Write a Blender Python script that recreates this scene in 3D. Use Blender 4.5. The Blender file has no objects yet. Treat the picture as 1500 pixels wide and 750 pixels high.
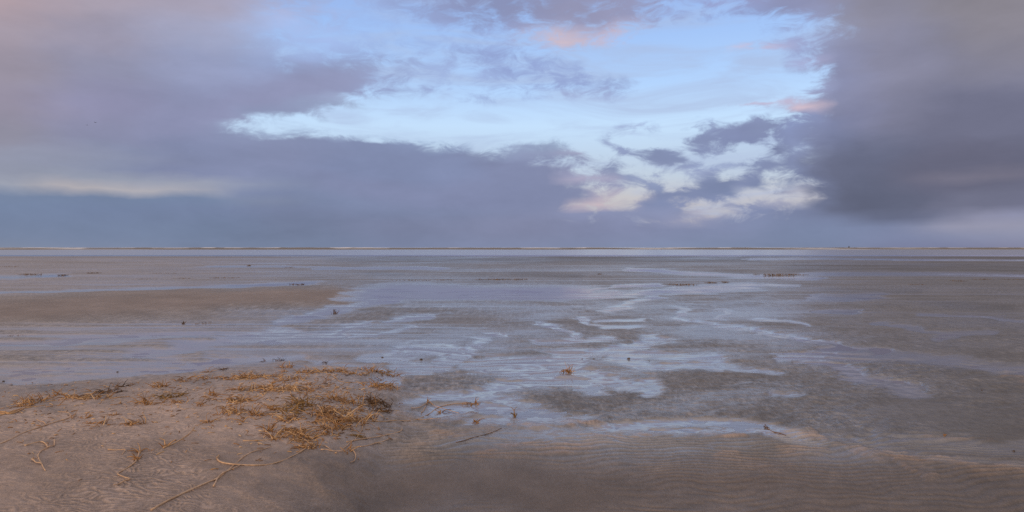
import bpy, math, random
import numpy as np

scene = bpy.context.scene
col = scene.collection
rng = np.random.default_rng(7)
CAM_H, F = 1.1, 1000.0          # camera height (m), focal length in photo pixels
CX, HY = 750.0, 362.0           # horizon crossing of the view axis in the photo


def lin(r, g, b):
    def f(c):
        c = c / 255.0
        return c / 12.92 if c <= 0.04045 else ((c + 0.055) / 1.055) ** 2.4
    return (f(r), f(g), f(b))


def lin_arr(a):
    a = np.clip(np.asarray(a, float) / 255.0, 0, 1)
    return np.where(a <= 0.04045, a / 12.92, ((a + 0.055) / 1.055) ** 2.4)


def sstep(e0, e1, x):
    t = np.clip((x - e0) / (e1 - e0), 0, 1)
    return t * t * (3 - 2 * t)


# ------------------------------------------------------------------ noise
_perm = np.random.default_rng(3).permutation(4096).astype(np.int32)
_ang = np.random.default_rng(4).uniform(0, 2 * np.pi, 4096)
_gx = np.cos(_ang).astype(np.float32)
_gy = np.sin(_ang).astype(np.float32)


def perlin(x, y, seed=0):
    x = np.asarray(x, np.float32)
    y = np.asarray(y, np.float32)
    xi = np.floor(x).astype(np.int32)
    yi = np.floor(y).astype(np.int32)
    xf = x - xi
    yf = y - yi
    u = xf * xf * xf * (xf * (xf * 6 - 15) + 10)
    v = yf * yf * yf * (yf * (yf * 6 - 15) + 10)

    def g(ix, iy, dx, dy):
        h = _perm[(_perm[(ix + seed * 131) & 4095] + iy) & 4095]
        return _gx[h] * dx + _gy[h] * dy
    a = g(xi, yi, xf, yf)
    b = g(xi + 1, yi, xf - 1, yf)
    c = g(xi, yi + 1, xf, yf - 1)
    d = g(xi + 1, yi + 1, xf - 1, yf - 1)
    return ((a + u * (b - a)) * (1 - v) + (c + u * (d - c)) * v) * 1.5


def fbm(x, y, octv=4, seed=0, gain=0.5):
    s = 0
    amp = 1.0
    for i in range(octv):
        s = s + amp * perlin(x * (2.03 ** i), y * (2.03 ** i), seed + i * 7)
        amp *= gain
    return s


# ------------------------------------------------------------------ tags
def tag(o, label=None, cat=None, group=None, kind=None):
    if label:
        o['label'] = label
    if cat:
        o['category'] = cat
    if group:
        o['group'] = group
    if kind:
        o['kind'] = kind
    return o


def link_mesh(name, verts, faces, mat, parent=None, smooth=True, loc=(0, 0, 0)):
    me = bpy.data.meshes.new(name)
    me.from_pydata([tuple(map(float, v)) for v in verts], [], [tuple(map(int, f)) for f in faces])
    me.update()
    if smooth:
        me.polygons.foreach_set('use_smooth', np.ones(len(me.polygons), bool))
    o = bpy.data.objects.new(name, me)
    o.location = loc
    col.objects.link(o)
    if mat:
        me.materials.append(mat)
    if parent:
        o.parent = parent
    return o


# ------------------------------------------------------------------ ground layout
# Traced over the flats, as points of the level plane seen from the tripod: (half width, strength, polyline)
POOLS = [
    (7, 1.0, [(545, 527), (600, 520), (650, 512), (672, 520), (640, 540), (585, 536)]),
    (6, 1.0, [(590, 513), (640, 508), (672, 518)]),
    (5, .9, [(672, 520), (692, 510), (693, 500)]),
    (5, .9, [(620, 545), (660, 535), (690, 520)]),
    (8, 1.0, [(700, 538), (740, 530), (790, 530), (820, 536)]),
    (8, 1.0, [(705, 542), (760, 546), (820, 540), (850, 548)]),
    (5, 1.0, [(800, 503), (850, 500), (890, 496)]),
    (3, .9, [(785, 474), (815, 480), (832, 492), (860, 498)]),
    (3, .9, [(868, 467), (862, 475), (880, 480), (930, 481)]),
    (3, .8, [(930, 469), (885, 472)]),
    (6, 1.0, [(962, 496), (930, 508), (890, 516), (850, 522), (825, 530), (808, 545)]),
    (9, 1.0, [(840, 524), (812, 540), (800, 556)]),
    (6, .9, [(905, 524), (950, 520), (1000, 524), (1050, 525)]),
    (6, .9, [(900, 528), (960, 540), (1010, 536), (1060, 540)]),
    (5, .8, [(1030, 530), (1080, 540), (1135, 548)]),
    (8, 1.0, [(690, 578), (740, 566), (800, 560), (850, 562), (880, 574)]),
    (7, .9, [(870, 556), (905, 564), (945, 570)]),
    (7, .9, [(935, 560), (952, 572), (940, 578)]),
    (6, .9, [(600, 590), (650, 581), (720, 583), (780, 596)]),
    (12, 1.0, [(640, 606), (700, 598), (760, 606), (800, 612)]),
    (8, .8, [(690, 620), (740, 618), (800, 618), (850, 612)]),
    (8, 1.0, [(900, 628), (960, 622), (1020, 619), (1100, 626), (1170, 642)]),
    (6, .9, [(960, 634), (1050, 632), (1120, 634), (1190, 652)]),
    (7, .45, [(1190, 640), (1260, 652), (1340, 668), (1440, 682), (1560, 690)]),
    (12, .5, [(1280, 642), (1360, 652), (1450, 660), (1560, 655)]),
    (3, .95, [(1005, 469), (1060, 480), (1105, 484), (1148, 496), (1220, 504), (1250, 516)]),
    (2.5, .9, [(1120, 469), (1150, 471), (1178, 477)]),
    (6, .95, [(1150, 525), (1190, 520), (1235, 512), (1290, 516)]),
    (9, .8, [(1220, 520), (1290, 522), (1380, 528), (1470, 541), (1540, 545)]),
    (5, .9, [(1185, 528), (1220, 534), (1262, 550), (1310, 562)]),
    (9, .8, [(1265, 553), (1310, 566), (1340, 580)]),
    (4, .6, [(1135, 579), (1163, 579)]),
    (3, .7, [(1060, 455), (1070, 468)]),
    (3, .7, [(998, 452), (1003, 467)]),
    (3, .8, [(1215, 457), (1250, 458)]),
    (2.5, .7, [(1290, 474), (1340, 482), (1400, 492)]),
    (4, .7, [(1370, 497), (1400, 490), (1450, 488)]),
    (2, .7, [(1340, 461), (1420, 463), (1500, 470), (1560, 474)]),
    (6, .9, [(985, 428), (1040, 424), (1100, 420)]),
    (4, .8, [(960, 434), (920, 446), (900, 456)]),
    (4, .8, [(920, 434), (950, 428), (1000, 422)]),
    (3, .9, [(930, 395), (1000, 400), (1100, 405), (1200, 408)]),
    (5, .7, [(1190, 436), (1230, 438), (1290, 434)]),
    (3, .7, [(1180, 402), (1260, 402), (1400, 402), (1550, 406)]),
    (2.2, .8, [(1120, 418), (1152, 419)]),
    (9, .95, [(520, 432), (580, 424), (660, 426), (760, 428), (850, 428)]),
    (6, .9, [(500, 440), (560, 434), (640, 434), (720, 434), (820, 436), (900, 432)]),
    (5, .9, [(460, 462), (520, 448), (580, 438)]),
    (3, .9, [(860, 428), (900, 420), (960, 418)]),
    (5, .9, [(410, 474), (450, 466), (500, 456)]),
    (4, .8, [(575, 472), (600, 466), (618, 464)]),
    (3, .7, [(500, 485), (520, 478), (537, 474)]),
    (3, .6, [(505, 496), (560, 493), (600, 480)]),
    (2.5, .8, [(718, 492), (740, 492)]),
    (2.6, 1.0, [(-160, 431), (0, 429), (70, 428), (190, 424), (300, 421), (400, 418), (470, 414)]),
    (3.5, .7, [(-100, 406), (20, 407), (90, 403)]),
    (1.5, .7, [(300, 391), (400, 390), (500, 393), (620, 392)]),
    (2, .8, [(470, 394), (560, 393), (640, 394)]),
    (5, .85, [(-120, 508), (0, 505), (80, 502), (180, 496), (280, 492)]),
    (7, .85, [(210, 520), (280, 510), (340, 500), (420, 488)]),
    (8, .8, [(-60, 548), (60, 545), (160, 540), (250, 530)]),
    (7, .9, [(30, 560), (140, 553), (240, 545), (330, 532), (420, 528)]),
    (5, .8, [(330, 532), (370, 526), (440, 526)]),
    (6, .75, [(380, 500), (430, 495), (490, 492)]),
    (5, .8, [(480, 537), (510, 540), (560, 545)]),
    (4, .8, [(560, 560), (572, 566), (600, 545)]),
    (1.6, .9, [(850, 374), (1000, 373.5), (1090, 374)]),
    (1.6, .8, [(1100, 380), (1200, 379), (1350, 381), (1560, 382)]),
]
# dry or higher sand: (half width, strength, polyline)
BANKS = [
    (20, 1.0, [(-200, 460), (0, 460), (120, 452), (280, 443)]),
    (13, 1.0, [(200, 446), (330, 440), (430, 436), (490, 436)]),
    (6, .7, [(-60, 530), (60, 522), (160, 512), (230, 502)]),
    (5, .6, [(120, 545), (200, 530), (290, 520)]),
    (4, .5, [(300, 502), (360, 494), (420, 490)]),
    (5, .6, [(440, 480), (480, 474), (560, 462)]),
    (22, .4, [(840, 590), (900, 588), (930, 600), (900, 612)]),
    (14, .45, [(620, 568), (670, 562), (720, 556)]),
    (20, .25, [(960, 575), (1040, 560), (1120, 575), (1180, 600)]),
    (18, .25, [(1080, 600), (1140, 590), (1180, 610)]),
]
DARK = [   # darker, greyer stretches
    (6, 1.0, [(500, 378), (800, 379), (1100, 379)]),
    (7, 1.0, [(1180, 391), (1300, 391), (1600, 393)]),
    (2, .9, [(-200, 376), (300, 376), (900, 376), (1250, 377), (1600, 378)]),
    (6, .9, [(1380, 446), (1420, 450), (1460, 452)]),
    (5, .8, [(1425, 464), (1465, 468)]),
    (4, .6, [(1210, 426), (1330, 428)]),
    (26, .3, [(1100, 580), (1150, 575), (1170, 600)]),
    (20, .25, [(860, 588), (910, 598)]),
    (4, .6, [(760, 402), (830, 406)]),
    (3, .6, [(540, 401), (570, 402)]),
    (10, .3, [(1240, 600), (1290, 625)]),
    (8, .5, [(1290, 540), (1400, 545)]),
    (8, .3, [(1370, 590), (1450, 600), (1500, 600)]),
]
RUST = [   # sandy lips tinted with rust coloured silt
    (3.6, 1.0, [(1120, 628), (1150, 638), (1200, 645), (1260, 656), (1300, 672), (1330, 690), (1370, 708)]),
    (7, .9, [(1300, 673), (1360, 680), (1440, 690), (1510, 700)]),
    (4, .9, [(760, 628), (830, 625), (880, 626)]),
    (8, .7, [(700, 668), (760, 655), (830, 655), (900, 645)]),
    (8, .6, [(740, 672), (800, 664), (860, 658)]),
    (4, .7, [(950, 640), (1030, 637), (1090, 645)]),
    (6, .7, [(1140, 668), (1190, 670), (1200, 664)]),
    (5, .5, [(1050, 672), (1100, 678), (1130, 692)]),
    (5, .5, [(620, 650), (660, 640), (720, 630)]),
    (4, .6, [(590, 612), (640, 616), (690, 612)]),
    (4, .5, [(1370, 643), (1420, 650)]),
    (3, .5, [(1460, 545), (1500, 560)]),
]
MOUND = [(-500, 590), (-200, 582), (0, 570), (120, 561), (230, 551), (330, 537), (400, 528), (470, 531), (560, 539),
         (586, 552), (590, 575), (580, 600), (600, 622), (590, 645), (560, 690), (520, 760), (500, 1100),
         (-2500, 1100)]


def seg_field(U, V, width, pts, kx=0.33):
    """soft stroke: 1 on the polyline, 0 beyond about 1.6 half-widths (horizontal distances count a third)"""
    out = np.zeros(U.shape, np.float32)
    p = np.array(pts, np.float32)
    R = width * 2.2
    m = (V > p[:, 1].min() - R) & (V < p[:, 1].max() + R) & (U > p[:, 0].min() - R / kx) & (U < p[:, 0].max() + R / kx)
    idx = np.nonzero(m)
    if not len(idx[0]):
        return out
    u = U[idx] * kx
    v = V[idx]
    best = np.full(u.shape, 1e9, np.float32)
    for (x0, y0), (x1, y1) in zip(p[:-1], p[1:]):
        ax, bx = x0 * kx, x1 * kx
        dx, dy = bx - ax, y1 - y0
        t = np.clip(((u - ax) * dx + (v - y0) * dy) / (dx * dx + dy * dy + 1e-6), 0, 1)
        best = np.minimum(best, (u - ax - t * dx) ** 2 + (v - y0 - t * dy) ** 2)
    out[idx] = 1 - sstep(0.25, 1.6, np.sqrt(best) / width)
    return out


def strokes(U, V, lst, kx=0.33):
    w = np.zeros(U.shape, np.float32)
    for hw, s, pts in lst:
        w = np.maximum(w, s * seg_field(U, V, hw, pts, kx))
    return w


def poly_depth(U, V, pts, kx=0.4):
    """signed depth inside a polygon (positive inside)"""
    p = np.array(pts, np.float32)
    q = np.roll(p, -1, 0)
    inside = np.zeros(U.shape, bool)
    best = np.full(U.shape, 1e9, np.float32)
    for (x0, y0), (x1, y1) in zip(p, q):
        if y0 != y1:
            c = ((y0 > V) != (y1 > V)) & (U < (x1 - x0) * (V - y0) / (y1 - y0) + x0)
            inside ^= c
        ax, bx = x0 * kx, x1 * kx
        dx, dy = bx - ax, y1 - y0
        t = np.clip(((U * kx - ax) * dx + (V - y0) * dy) / (dx * dx + dy * dy + 1e-6), 0, 1)
        best = np.minimum(best, (U * kx - ax - t * dx) ** 2 + (V - y0 - t * dy) ** 2)
    d = np.sqrt(best)
    return np.where(inside, d, -d)


def fields(X, Y):
    X = np.asarray(X, np.float32)
    Y = np.asarray(Y, np.float32)
    dy = CAM_H * F / Y
    U = CX + F * X / Y
    V = HY + dy
    a = X / Y * 13
    b = np.log(Y) * 10
    n1 = fbm(a, b, 5, 11)
    n2 = fbm(a + 5.2, b + 1.7, 5, 23)
    n3 = fbm(a * .35, b * .5, 4, 31)
    Uw = U + 20 * n1
    Vw = V + dy * 0.016 * n2
    W = strokes(Uw, Vw, POOLS)
    B = strokes(Uw, Vw, BANKS)
    D = strokes(Uw, Vw, DARK, .2)
    Rr = strokes(U + 26 * n2, V + dy * .028 * n1, RUST)
    fine = fbm(X * 6, Y * 9, 4, 131)
    md = poly_depth(U + 22 * n1, V + dy * .02 * n2, MOUND)
    M = sstep(-3, 10, md)
    Ms = sstep(-50, 95, md + 16 * n2)
    mh = 0.012 * sstep(-4, 8, md) + 0.13 * (1 - np.exp(-np.maximum(md, 0) / 55.0))
    bar = strokes(Uw, Vw, BANKS[:2])
    # strand zone: bands of wet streaks away from the camera
    streak = fbm(X * .05 + Y * .01, np.log(Y) * 26, 4, 41) + .4 * fbm(X * .22, np.log(Y) * 40, 3, 47)
    far = sstep(150, 60, dy)
    leftwet = np.exp(-((U - 230) / 420) ** 2) * sstep(95, 125, dy) * sstep(210, 170, dy)
    # ripples
    front = sstep(262, 300, dy + 10 * n1) * sstep(540, 640, U + 30 * n2) * (1 - M)
    smooth_patch = strokes(U + 20 * n1, V + 8 * n2, [(34, 1.0, [(560, 740), (640, 712), (720, 700), (820, 740)]),
                                                     (24, .8, [(1330, 600), (1420, 620), (1500, 640)]),
                                                     (20, .7, [(540, 690), (500, 740)])])
    ph = 2 * np.pi * (Y / 0.060 + 2.1 * fbm(X * 1.1, Y * 1.4, 3, 51) + .25 * fbm(X * 4, Y * 4, 2, 52) + X * .35)
    phb = 2 * np.pi * (Y / 0.071 + 1.9 * fbm(X * 1.3 + 9, Y * 1.2, 3, 55) - X * .5)
    fork = sstep(-.25, .25, fbm(X * 1.6, Y * 1.9, 3, 56))
    r1 = (np.sin(ph) + .35 * np.sin(2 * ph + .8)) * fork + (np.sin(phb) + .35 * np.sin(2 * phb + .8)) * (1 - fork)
    amp1 = (0.0046 * front * (1 - .45 * sstep(315, 365, dy)) * (1 - .9 * smooth_patch) * (.45 + .9 * np.clip(.45 + 1.4 * fbm(X * .9, Y * 1.1, 3, 53), 0, 1.2)))
    lip = strokes(U, V, [(14, 1.0, [(600, 625), (615, 650), (600, 672)])])
    amp1 = amp1 + .005 * lip
    ph2 = 2 * np.pi * (Y / 0.40 + 1.2 * fbm(X * .35, Y * .35, 3, 61) - X * .12)
    r2 = np.sin(ph2) + .3 * np.sin(2 * ph2 + .6)
    mid = sstep(55, 80, dy) * sstep(240, 170, dy) * (1 - M) * (1 - bar)
    amp2 = 0.0050 * mid * np.clip(.25 + 1.5 * fbm(X * .22, Y * .22, 3, 63), 0, 1.0)
    ph3 = 2 * np.pi * ((Y * .82 + X * .57) / 0.040 + 3.4 * fbm(X * 2.2, Y * 2.2, 3, 71) + 1.5 * fbm(X * 8, Y * 8, 2, 72))
    ph3b = 2 * np.pi * ((Y * .97 - X * .25) / 0.031 + 2.8 * fbm(X * 3.2, Y * 3.2, 3, 75) + .9 * fbm(X * 9, Y * 9, 2, 76))
    amp3 = 0.0031 * Ms * sstep(150, 215, dy) * np.clip(.6 + .9 * fbm(X * 1.1, Y * 1.1, 3, 73), .12, 1.1) * (1 - .85 * smooth_patch)
    # grainy relief, each octave dropped where it gets finer than the mesh
    grain = np.zeros(X.shape, np.float32)
    for i, lam in enumerate((.028, .055, .11, .23, .5, 1.1)):
        ok = sstep(1.2, 2.4, lam / (np.maximum(1.5 * Y * Y / (CAM_H * F), 2.6 * Y / F)))
        grain += ok * lam * .085 * perlin(X / lam, Y / lam * 1.25, 80 + i) * (1.0 if lam < .15 else .10)
    gm = (1 - .85 * np.maximum(W * W, M * .6)) * (1 - .75 * front) * (1 - .9 * smooth_patch) * (1 - .7 * bar)
    base = 0.0142 + 0.0012 * n3 + 0.007 * B * (1 - W) + 0.03 * bar
    base = base - 0.007 * far * np.clip(streak, -.6, 1) - .002 * leftwet * np.clip(.4 + 1.6 * streak, 0, 1.4)
    z = base - 0.0132 * W * (1 + .25 * n2) + mh * (1 - .35 * W) + amp1 * r1 + amp2 * r2 + grain * gm
    z = z + .008 * Rr * (1 + n1) + .005 * front
    Wf = strokes(Uw, Vw, [(hw_ * .95, s_, p_) for hw_, s_, p_ in POOLS])
    shelf = strokes(U + 30 * n1, V + 8 * n2, [(17, 1.0, [(610, 640), (700, 640), (800, 640), (960, 645), (1120, 652), (1240, 668)])]) * (.55 + .5 * n3)
    comb_ = fbm(X / Y * 5, np.log(Y) * 55 + 2 * n1, 3, 171) * sstep(330, 200, dy) + .5 * fbm(a * 2.2, b * 6, 3, 173)
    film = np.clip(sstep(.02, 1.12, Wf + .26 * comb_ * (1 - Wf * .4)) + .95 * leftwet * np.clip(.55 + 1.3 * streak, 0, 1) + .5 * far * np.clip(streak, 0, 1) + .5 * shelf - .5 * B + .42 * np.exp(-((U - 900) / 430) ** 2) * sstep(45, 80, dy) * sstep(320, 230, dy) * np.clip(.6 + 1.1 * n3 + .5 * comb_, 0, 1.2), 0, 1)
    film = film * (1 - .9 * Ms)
    rough_relief = np.clip((1 - sstep(.05, .6, film)) * (1 - .80 * Ms) * (1 - .55 * front) * (1 - .85 * smooth_patch) * (1 - .92 * bar) * (1 - .6 * sstep(255, 300, dy)) * (.75 + .5 * n3), 0, 1)
    shore = sstep(13.6, 11.9, dy)
    z = z * (1 - shore) - .5 * shore
    dry = np.clip(Ms + bar * .9, 0, 1)
    wet = np.clip(1 - dry, 0, 1) * np.clip(.72 + .5 * W - .30 * B + .25 * n3, 0, 1)
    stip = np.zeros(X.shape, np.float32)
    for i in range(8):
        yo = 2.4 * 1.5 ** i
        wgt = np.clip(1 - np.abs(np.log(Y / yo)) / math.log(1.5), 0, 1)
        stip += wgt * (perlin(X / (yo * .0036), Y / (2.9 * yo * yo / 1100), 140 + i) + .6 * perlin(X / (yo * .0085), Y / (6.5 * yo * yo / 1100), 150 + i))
    return dict(z=z, ph3=ph3, ph3b=ph3b, amp3=amp3, stip=stip, relief=rough_relief, r1=r1, shelf=shelf, film=film, fine=fine, Ms=Ms, W=W, B=B, D=D, R=Rr, M=M, bar=bar, dry=dry, wet=wet, U=U, V=V, n1=n1, n2=n2, n3=n3, front=front,
                smooth=smooth_patch, far=far, dy=dy, streak=streak)


dys = np.concatenate([np.array([.18, .3, .6, 1.2, 2.5, 4, 6, 8, 9.5, 10.5]), np.arange(11.2, 170, .75), np.arange(170, 425, .6), np.arange(425, 1150, 6)])
rat = np.concatenate([np.linspace(-1.6, -.86, 90), np.arange(-.85, .85, .0012), np.linspace(.86, 1.6, 90)])
Yr = CAM_H * F / dys
GY = np.repeat(Yr[:, None], len(rat), 1)
GX = GY * rat[None, :]
G = fields(GX, GY)
GZ = G['z']


def zlook(x, y):
    x = np.asarray(x, float)
    y = np.asarray(y, float)
    ci = np.clip(np.interp(x / y, rat, np.arange(len(rat))), 0, len(rat) - 1.001)
    ri = np.clip(np.interp(CAM_H * F / y, dys, np.arange(len(dys))), 0, len(dys) - 1.001)
    c0 = ci.astype(int)
    r0 = ri.astype(int)
    fc = ci - c0
    fr = ri - r0
    return ((GZ[r0, c0] * (1 - fc) + GZ[r0, c0 + 1] * fc) * (1 - fr) + (GZ[r0 + 1, c0] * (1 - fc) + GZ[r0 + 1, c0 + 1] * fc) * fr)


def at(px, py):
    """spot on the sand that the photo shows at (px, py)"""
    px = np.asarray(px, float)
    py = np.asarray(py, float)
    Y = CAM_H * F / (py - HY)
    for _ in range(10):
        z = np.maximum(zlook(px * 0 + (px - CX) / F * Y, Y), 0)
        Y = .5 * Y + .5 * (CAM_H - z) * F / (py - HY)
    X = (px - CX) / F * Y
    return X, Y, np.maximum(zlook(X, Y), 0)


# ------------------------------------------------------------------ materials
def new_mat(name):
    m = bpy.data.materials.new(name)
    m.use_nodes = True
    nt = m.node_tree
    nt.nodes.clear()
    return m, nt


def node(nt, typ, **kw):
    n = nt.nodes.new(typ)
    for k, v in kw.items():
        if k.startswith('i_'):
            n.inputs[k[2:].replace('_', ' ')].default_value = v
        else:
            setattr(n, k, v)
    return n


def mth(nt, op, a, b=None, clamp=False, c=None):
    n = nt.nodes.new('ShaderNodeMath')
    n.operation = op
    n.use_clamp = clamp
    for i, v in enumerate((a, b, c)):
        if v is None:
            continue
        if isinstance(v, (int, float)):
            n.inputs[i].default_value = v
        else:
            nt.links.new(v, n.inputs[i])
    return n.outputs[0]


def mix_col(nt, fac, a, b, blend='MIX'):
    n = nt.nodes.new('ShaderNodeMix')
    n.data_type = 'RGBA'
    n.blend_type = blend
    for s, v in ((n.inputs[0], fac), (n.inputs[6], a), (n.inputs[7], b)):
        if isinstance(v, (int, float)):
            s.default_value = v
        elif isinstance(v, tuple):
            s.default_value = (*v[:3], 1)
        else:
            nt.links.new(v, s)
    return n.outputs[2]


def mix_f(nt, fac, a, b):
    n = nt.nodes.new('ShaderNodeMix')
    n.data_type = 'FLOAT'
    for s, v in ((n.inputs[0], fac), (n.inputs[2], a), (n.inputs[3], b)):
        if isinstance(v, (int, float)):
            s.default_value = v
        else:
            nt.links.new(v, s)
    return n.outputs[0]


def sand_material():
    m, nt = new_mat('wet_sand')
    L = nt.links.new
    out = node(nt, 'ShaderNodeOutputMaterial')
    bs = node(nt, 'ShaderNodeBsdfPrincipled')
    L(bs.outputs[0], out.inputs[0])
    tint = node(nt, 'ShaderNodeAttribute', attribute_name='tint')
    wet = node(nt, 'ShaderNodeAttribute', attribute_name='wet')
    geo = node(nt, 'ShaderNodeNewGeometry')
    n1 = node(nt, 'ShaderNodeTexNoise', i_Scale=15.0, i_Detail=3.2, i_Roughness=.85)
    L(geo.outputs['Position'], n1.inputs['Vector'])
    n2 = node(nt, 'ShaderNodeTexNoise', i_Scale=260.0, i_Detail=3.0, i_Roughness=.6)
    L(geo.outputs['Position'], n2.inputs['Vector'])
    rel = node(nt, 'ShaderNodeAttribute', attribute_name='relief')
    pit_shade = mth(nt, 'MULTIPLY', mth(nt, 'SUBTRACT', n1.outputs[0], .5), mth(nt, 'ADD', .35, mth(nt, 'MULTIPLY', rel.outputs['Fac'], 2.6)))  # wet, shaded pits: cavity darkening put into the base colour
    gr_ = mth(nt, 'MULTIPLY', mth(nt, 'SUBTRACT', n2.outputs[0], .5), 1.9)
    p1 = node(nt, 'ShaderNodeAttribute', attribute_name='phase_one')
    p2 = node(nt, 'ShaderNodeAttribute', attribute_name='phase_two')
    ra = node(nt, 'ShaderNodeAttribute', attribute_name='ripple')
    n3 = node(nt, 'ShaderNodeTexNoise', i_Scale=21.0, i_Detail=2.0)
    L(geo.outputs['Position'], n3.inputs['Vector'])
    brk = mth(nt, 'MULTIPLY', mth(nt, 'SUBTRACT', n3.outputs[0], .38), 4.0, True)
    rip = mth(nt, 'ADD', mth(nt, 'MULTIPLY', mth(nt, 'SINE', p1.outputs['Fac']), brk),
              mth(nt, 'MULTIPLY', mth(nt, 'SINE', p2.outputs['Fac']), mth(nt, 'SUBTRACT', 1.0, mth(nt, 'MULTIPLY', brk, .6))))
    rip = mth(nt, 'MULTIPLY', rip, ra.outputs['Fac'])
    gr_ = mth(nt, 'ADD', gr_, mth(nt, 'MULTIPLY', rip, 55.0))  # ripple crests lightened, moist troughs darkened: relief shading put into the colour
    gain = mth(nt, 'MINIMUM', mth(nt, 'MAXIMUM', mth(nt, 'ADD', 1.0, mth(nt, 'ADD', pit_shade, gr_)), .30), 1.7)
    comb = node(nt, 'ShaderNodeCombineColor')
    for i in range(3):
        L(gain, comb.inputs[i])
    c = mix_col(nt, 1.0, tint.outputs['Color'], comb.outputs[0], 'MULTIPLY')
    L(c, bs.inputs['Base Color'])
    film = node(nt, 'ShaderNodeAttribute', attribute_name='film')
    rough = mix_f(nt, film.outputs['Fac'], mix_f(nt, wet.outputs['Fac'], .85, SAND_WET_ROUGH), .06)
    L(rough, bs.inputs['Roughness'])
    L(mix_f(nt, film.outputs['Fac'], mix_f(nt, wet.outputs['Fac'], .20, .9), 1.0), bs.inputs['Specular IOR Level'])
    bs.inputs['IOR'].default_value = 1.55
    bump = node(nt, 'ShaderNodeBump', i_Strength=1.0, i_Distance=1.0)
    h1 = mth(nt, 'MULTIPLY', n1.outputs[0], mth(nt, 'ADD', .003, mth(nt, 'MULTIPLY', rel.outputs['Fac'], .020)))
    h2 = mth(nt, 'MULTIPLY', n2.outputs[0], .0018)
    L(mth(nt, 'MULTIPLY', mth(nt, 'ADD', rip, mth(nt, 'ADD', h1, h2)), mth(nt, 'SUBTRACT', 1.0, mth(nt, 'MULTIPLY', film.outputs['Fac'], .92))), bump.inputs['Height'])
    L(bump.outputs[0], bs.inputs['Normal'])
    return m


SAND_WET_ROUGH = .30


def water_material():
    m, nt = new_mat('shallow_water')
    L = nt.links.new
    out = node(nt, 'ShaderNodeOutputMaterial')
    geo = node(nt, 'ShaderNodeNewGeometry')
    mp = node(nt, 'ShaderNodeMapping')
    mp.inputs['Scale'].default_value = (1.0, 2.2, 1.0)
    L(geo.outputs['Position'], mp.inputs[0])
    n1 = node(nt, 'ShaderNodeTexNoise', i_Scale=9.0, i_Detail=4.0, i_Roughness=.55)
    L(mp.outputs[0], n1.inputs['Vector'])
    bump = node(nt, 'ShaderNodeBump', i_Strength=.3, i_Distance=.006)
    L(n1.outputs[0], bump.inputs['Height'])
    fr = node(nt, 'ShaderNodeFresnel', i_IOR=1.5)
    L(bump.outputs[0], fr.inputs['Normal'])
    tr = node(nt, 'ShaderNodeBsdfTransparent')
    tr.inputs[0].default_value = (.93, .92, .92, 1)
    gl = node(nt, 'ShaderNodeBsdfGlossy')
    gl.inputs[0].default_value = (1.0, .955, .99, 1)
    gl.inputs['Roughness'].default_value = .07
    L(bump.outputs[0], gl.inputs['Normal'])
    mx = node(nt, 'ShaderNodeMixShader')
    L(mth(nt, 'MULTIPLY', fr.outputs[0], 1.0, True), mx.inputs[0])
    df = node(nt, 'ShaderNodeBsdfDiffuse')
    df.inputs[0].default_value = (.33, .30, .30, 1)
    wash = node(nt, 'ShaderNodeMixShader')
    wash.inputs[0].default_value = .55  # pale diffuse wash: brightness put into the water's colour to lift dark pools
    L(tr.outputs[0], wash.inputs[1])
    L(df.outputs[0], wash.inputs[2])
    L(wash.outputs[0], mx.inputs[1])
    L(gl.outputs[0], mx.inputs[2])
    L(mx.outputs[0], out.inputs[0])
    return m


def sea_material():
    m, nt = new_mat('sea_water')
    L = nt.links.new
    out = node(nt, 'ShaderNodeOutputMaterial')
    bs = node(nt, 'ShaderNodeBsdfPrincipled')
    L(bs.outputs[0], out.inputs[0])
    at_ = node(nt, 'ShaderNodeAttribute', attribute_name='foam')
    body = node(nt, 'ShaderNodeAttribute', attribute_name='swell')
    c0 = mix_col(nt, body.outputs['Fac'], (.42, .43, .46), (.25, .215, .18))
    L(mix_col(nt, at_.outputs['Fac'], c0, (.85, .82, .80)), bs.inputs['Base Color'])
    r0 = mix_f(nt, body.outputs['Fac'], .16, .7)
    L(mix_f(nt, at_.outputs['Fac'], r0, .9), bs.inputs['Roughness'])
    L(mix_f(nt, body.outputs['Fac'], .5, .12), bs.inputs['Specular IOR Level'])
    bs.inputs['IOR'].default_value = 1.33
    geo = node(nt, 'ShaderNodeNewGeometry')
    mp = node(nt, 'ShaderNodeMapping')
    mp.inputs['Scale'].default_value = (.15, 1.0, 1.0)
    L(geo.outputs['Position'], mp.inputs[0])
    n1 = node(nt, 'ShaderNodeTexNoise', i_Scale=.9, i_Detail=4.0)
    L(mp.outputs[0], n1.inputs['Vector'])
    bump = node(nt, 'ShaderNodeBump', i_Strength=.6, i_Distance=.22)
    L(n1.outputs[0], bump.inputs['Height'])
    L(bump.outputs[0], bs.inputs['Normal'])
    return m


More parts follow.
